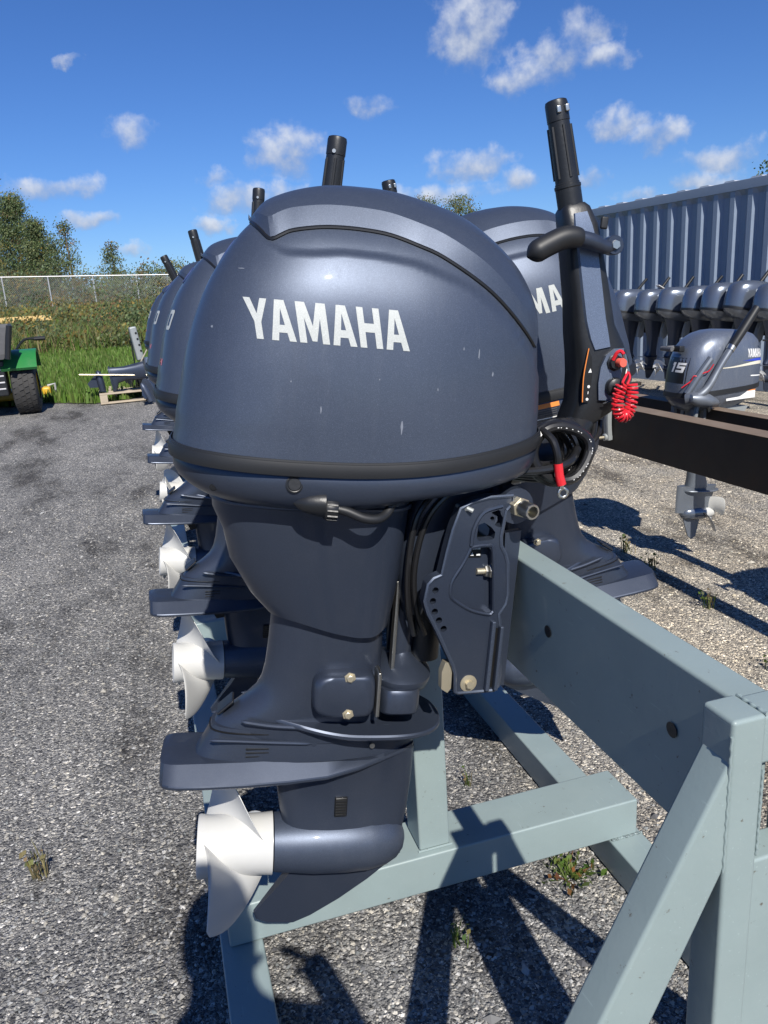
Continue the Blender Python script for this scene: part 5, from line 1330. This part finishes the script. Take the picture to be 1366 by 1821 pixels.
# small weeds rooted in the yard
def weed(label, x, y, h, n, cols, seed, flat=False):
    rnd = random.Random(seed); V, F, T = [], [], []
    for k in range(n):
        a = rnd.uniform(0, 2*PI); L = h*rnd.uniform(.5, 1.1); out = L*(rnd.uniform(.5, 1) if flat else rnd.uniform(.1, .5)); z = L*(.25 if flat else .9)
        p0 = Vector((rnd.gauss(0, h*.12), rnd.gauss(0, h*.12), 0)); p2 = p0+Vector((math.cos(a)*out, math.sin(a)*out, z)); c = rnd.choice(cols); w = .0016
        m = (p0+p2)/2+Vector((0, 0, z*.15)); s = Vector((-math.sin(a), math.cos(a), 0))
        o = len(V); V += [tuple(p0-s*w), tuple(p0+s*w), tuple(m+s*w), tuple(m-s*w), tuple(p2)]; F += [(o, o+1, o+2, o+3), (o+3, o+2, o+4)]; T += [c]*5
        if flat or rnd.random() < .6:
            for q in (m, p2):
                d = Vector((rnd.gauss(0, 1), rnd.gauss(0, 1), rnd.gauss(0, .5))).normalized(); u = d.orthogonal().normalized(); ww = d.cross(u); r_ = h*.10*rnd.uniform(.6, 1.3); o = len(V)
                V += [tuple(q-u*r_), tuple(q+ww*r_*.7), tuple(q+u*r_), tuple(q-ww*r_*.7)]; F.append((o, o+1, o+2, o+3)); T += [tuple(v*rnd.uniform(.8, 1.3) for v in c)]*4
    me_o = tinted('weed', V, F, T, 'leaf'); me_o.location = (x, y, gz(x, y)); tag(me_o, label, 'weed', 'weeds rooted in the yard')
WG = [(.09, .14, .03), (.13, .17, .05), (.06, .10, .02)]; WD = [(.32, .26, .14), (.25, .2, .1), (.18, .17, .08)]
weed('low green weed with reddish leaves beside the right floor rail', .87, 1.50, .10, 40, WG+[(.2, .09, .04)], 1, True)
weed('dry straw tuft on the gravel left of the nearest propeller', -.49, 2.02, .10, 26, WD, 2)
weed('single small green weed in front of the cross tube', .51, 1.40, .07, 16, WG, 3)
weed('tiny yellow-green sprig between the floor rails', .77, 1.96, .06, 12, WD+WG, 4)
for i, (px, py, l) in enumerate(((2.45, 3.62, 'left'), (2.40, 3.32, 'middle'), (2.33, 2.78, 'right'))):
    weed('dry stalky weed in the rusty beam shadow, %s of three' % l, px, py, .10, 26, WD+WG, 10+i)
weed('green weed behind the main beam top edge', 1.55, 2.05, .10, 20, WG, 14); weed('green weed low on the tan gravel at far right', 2.15, 2.18, .09, 24, WG, 15)

# loose stones lying proud of the gravel
rnd = random.Random(21); V, F, T = [], [], []
OCT = [(1, 0, 0), (-1, 0, 0), (0, 1, 0), (0, -1, 0), (0, 0, 1), (0, 0, -.5)]
OF = [(0, 2, 4), (2, 1, 4), (1, 3, 4), (3, 0, 4), (2, 0, 5), (1, 2, 5), (3, 1, 5), (0, 3, 5)]
SC = [(.12, .12, .125), (.22, .22, .22), (.30, .30, .295), (.40, .39, .37), (.07, .07, .075), (.30, .29, .27), (.13, .13, .13), (.34, .32, .28), (.20, .20, .20), (.18, .19, .19), (.12, .12, .125)]
for i in range(46000):
    y = .95+5.6*rnd.random()**1.9; x = rnd.uniform(-.16-.42*y, .25+.95*y)
    r_ = (.0026+.0042*rnd.random()**2.4)*(1+.10*y)
    if rnd.random() < .008: r_ *= 2.4
    a = rnd.uniform(0, PI); ca, sa = math.cos(a), math.sin(a); sx_, sy_, sz_ = r_*rnd.uniform(.8, 1.4), r_*rnd.uniform(.6, 1.0), r_*rnd.uniform(.45, .8); o = len(V); z = gz(x, y)
    tl_ = rnd.uniform(-.4, .4)
    for vx, vy, vz in OCT:
        X_, Y_ = vx*sx_*rnd.uniform(.8, 1.2), vy*sy_*rnd.uniform(.8, 1.2); V.append((x+X_*ca-Y_*sa, y+X_*sa+Y_*ca, z+sz_*.25+vz*sz_+tl_*X_))
    F += [tuple(k+o for k in f) for f in OF]; c = rnd.choice(SC); k = rnd.uniform(.75, 1.25)
    wm_ = (1.6, 1.48, 1.25) if x > 1.3 else (1, 1, 1)
    T += [tuple(q*k*w_ for q, w_ in zip(c, wm_))]*6
tag(tinted('loose_stones', V, F, T, 'stone'), 'loose crushed stones scattered over the yard', 'gravel', kind='stuff')

# ------------------------------------------------------------------ the photographer, standing behind the camera (only the shadow shows)
def photographer():
    t = thing('person', 'photographer in a dark jacket behind the camera, arms raised; shadow falls on the gravel', 'person', (-.075, -.30, 0))
    J = {'pel': (0, 0, .95), 'sp': (0, .01, 1.15), 'ch': (0, .02, 1.42), 'ne': (0, .05, 1.57), 'he': (0, .09, 1.68), 'ht': (0, .09, 1.79),
         'sl': (-.18, .02, 1.46), 'el': (-.22, .10, 1.22), 'wl': (-.02, .19, 1.38), 'hl': (.035, .235, 1.46),
         'sr': (.18, .02, 1.46), 'er': (.30, .05, 1.18), 'wr': (.25, .18, 1.37), 'hr': (.205, .235, 1.46),
         'pl': (-.10, 0, .92), 'kl': (-.12, .02, .50), 'al': (-.13, -.02, .09), 'tl': (-.14, .16, .05),
         'pr': (.10, 0, .92), 'kr': (.12, .02, .50), 'ar': (.13, -.02, .09), 'tr': (.14, .16, .05)}
    R_ = {'pel': .16, 'sp': .15, 'ch': .17, 'ne': .06, 'he': .095, 'ht': .07, 'sl': .075, 'el': .05, 'wl': .032, 'hl': .04, 'pl': .10, 'kl': .062, 'al': .045, 'tl': .04}
    names = list(J); me = bpy.data.meshes.new('body')
    E_ = [('pel', 'sp'), ('sp', 'ch'), ('ch', 'ne'), ('ne', 'he'), ('he', 'ht')]
    for k in 'lr': E_ += [('ch', 's'+k), ('s'+k, 'e'+k), ('e'+k, 'w'+k), ('w'+k, 'h'+k), ('pel', 'p'+k), ('p'+k, 'k'+k), ('k'+k, 'a'+k), ('a'+k, 't'+k)]
    me.from_pydata([J[n] for n in names], [(names.index(a), names.index(b)) for a, b in E_], [])
    me.materials.append(M['cloth'])
    o = link('body', me, t); md = o.modifiers.new('skin', 'SKIN'); md.use_smooth_shade = True
    sv = me.skin_vertices[0].data
    for i, n in enumerate(names):
        k = n if n in R_ else n[:-1]+'l'; r = R_[k]; sv[i].radius = (r, r*(.75 if n in ('pel', 'sp', 'ch') else 1)); sv[i].use_root = (n == 'pel')
    ss = o.modifiers.new('sub', 'SUBSURF'); ss.levels = 2; ss.render_levels = 2
    hair = MB(); hair.loft([[(.090*k*math.cos(2*PI*j/20), .075+.115*k*math.sin(2*PI*j/20), z) for j in range(20)] for z, k in ((1.68, .98), (1.74, 1.0), (1.80, .86), (1.845, .5), (1.86, .08))]); hair.build('hair', 'black', t)
    for s in (-1, 1):
        for k in range(4):
            x = s*(.075-.012*k); MB().tube([(x+s*.02, -.045, 1.452+.012*k), (x, -.030, 1.462+.012*k), (x-s*.022, -.034, 1.465+.012*k)], [.009, .0085, .007], 8).build('finger', 'skin', t).location = (.12, .26, 0)
        MB().tube([(s*.09, -.05, 1.44), (s*.07, -.03, 1.425), (s*.05, -.03, 1.43)], [.011, .010, .008], 8).build('thumb', 'skin', t).location = (.12, .26, 0)
photographer()
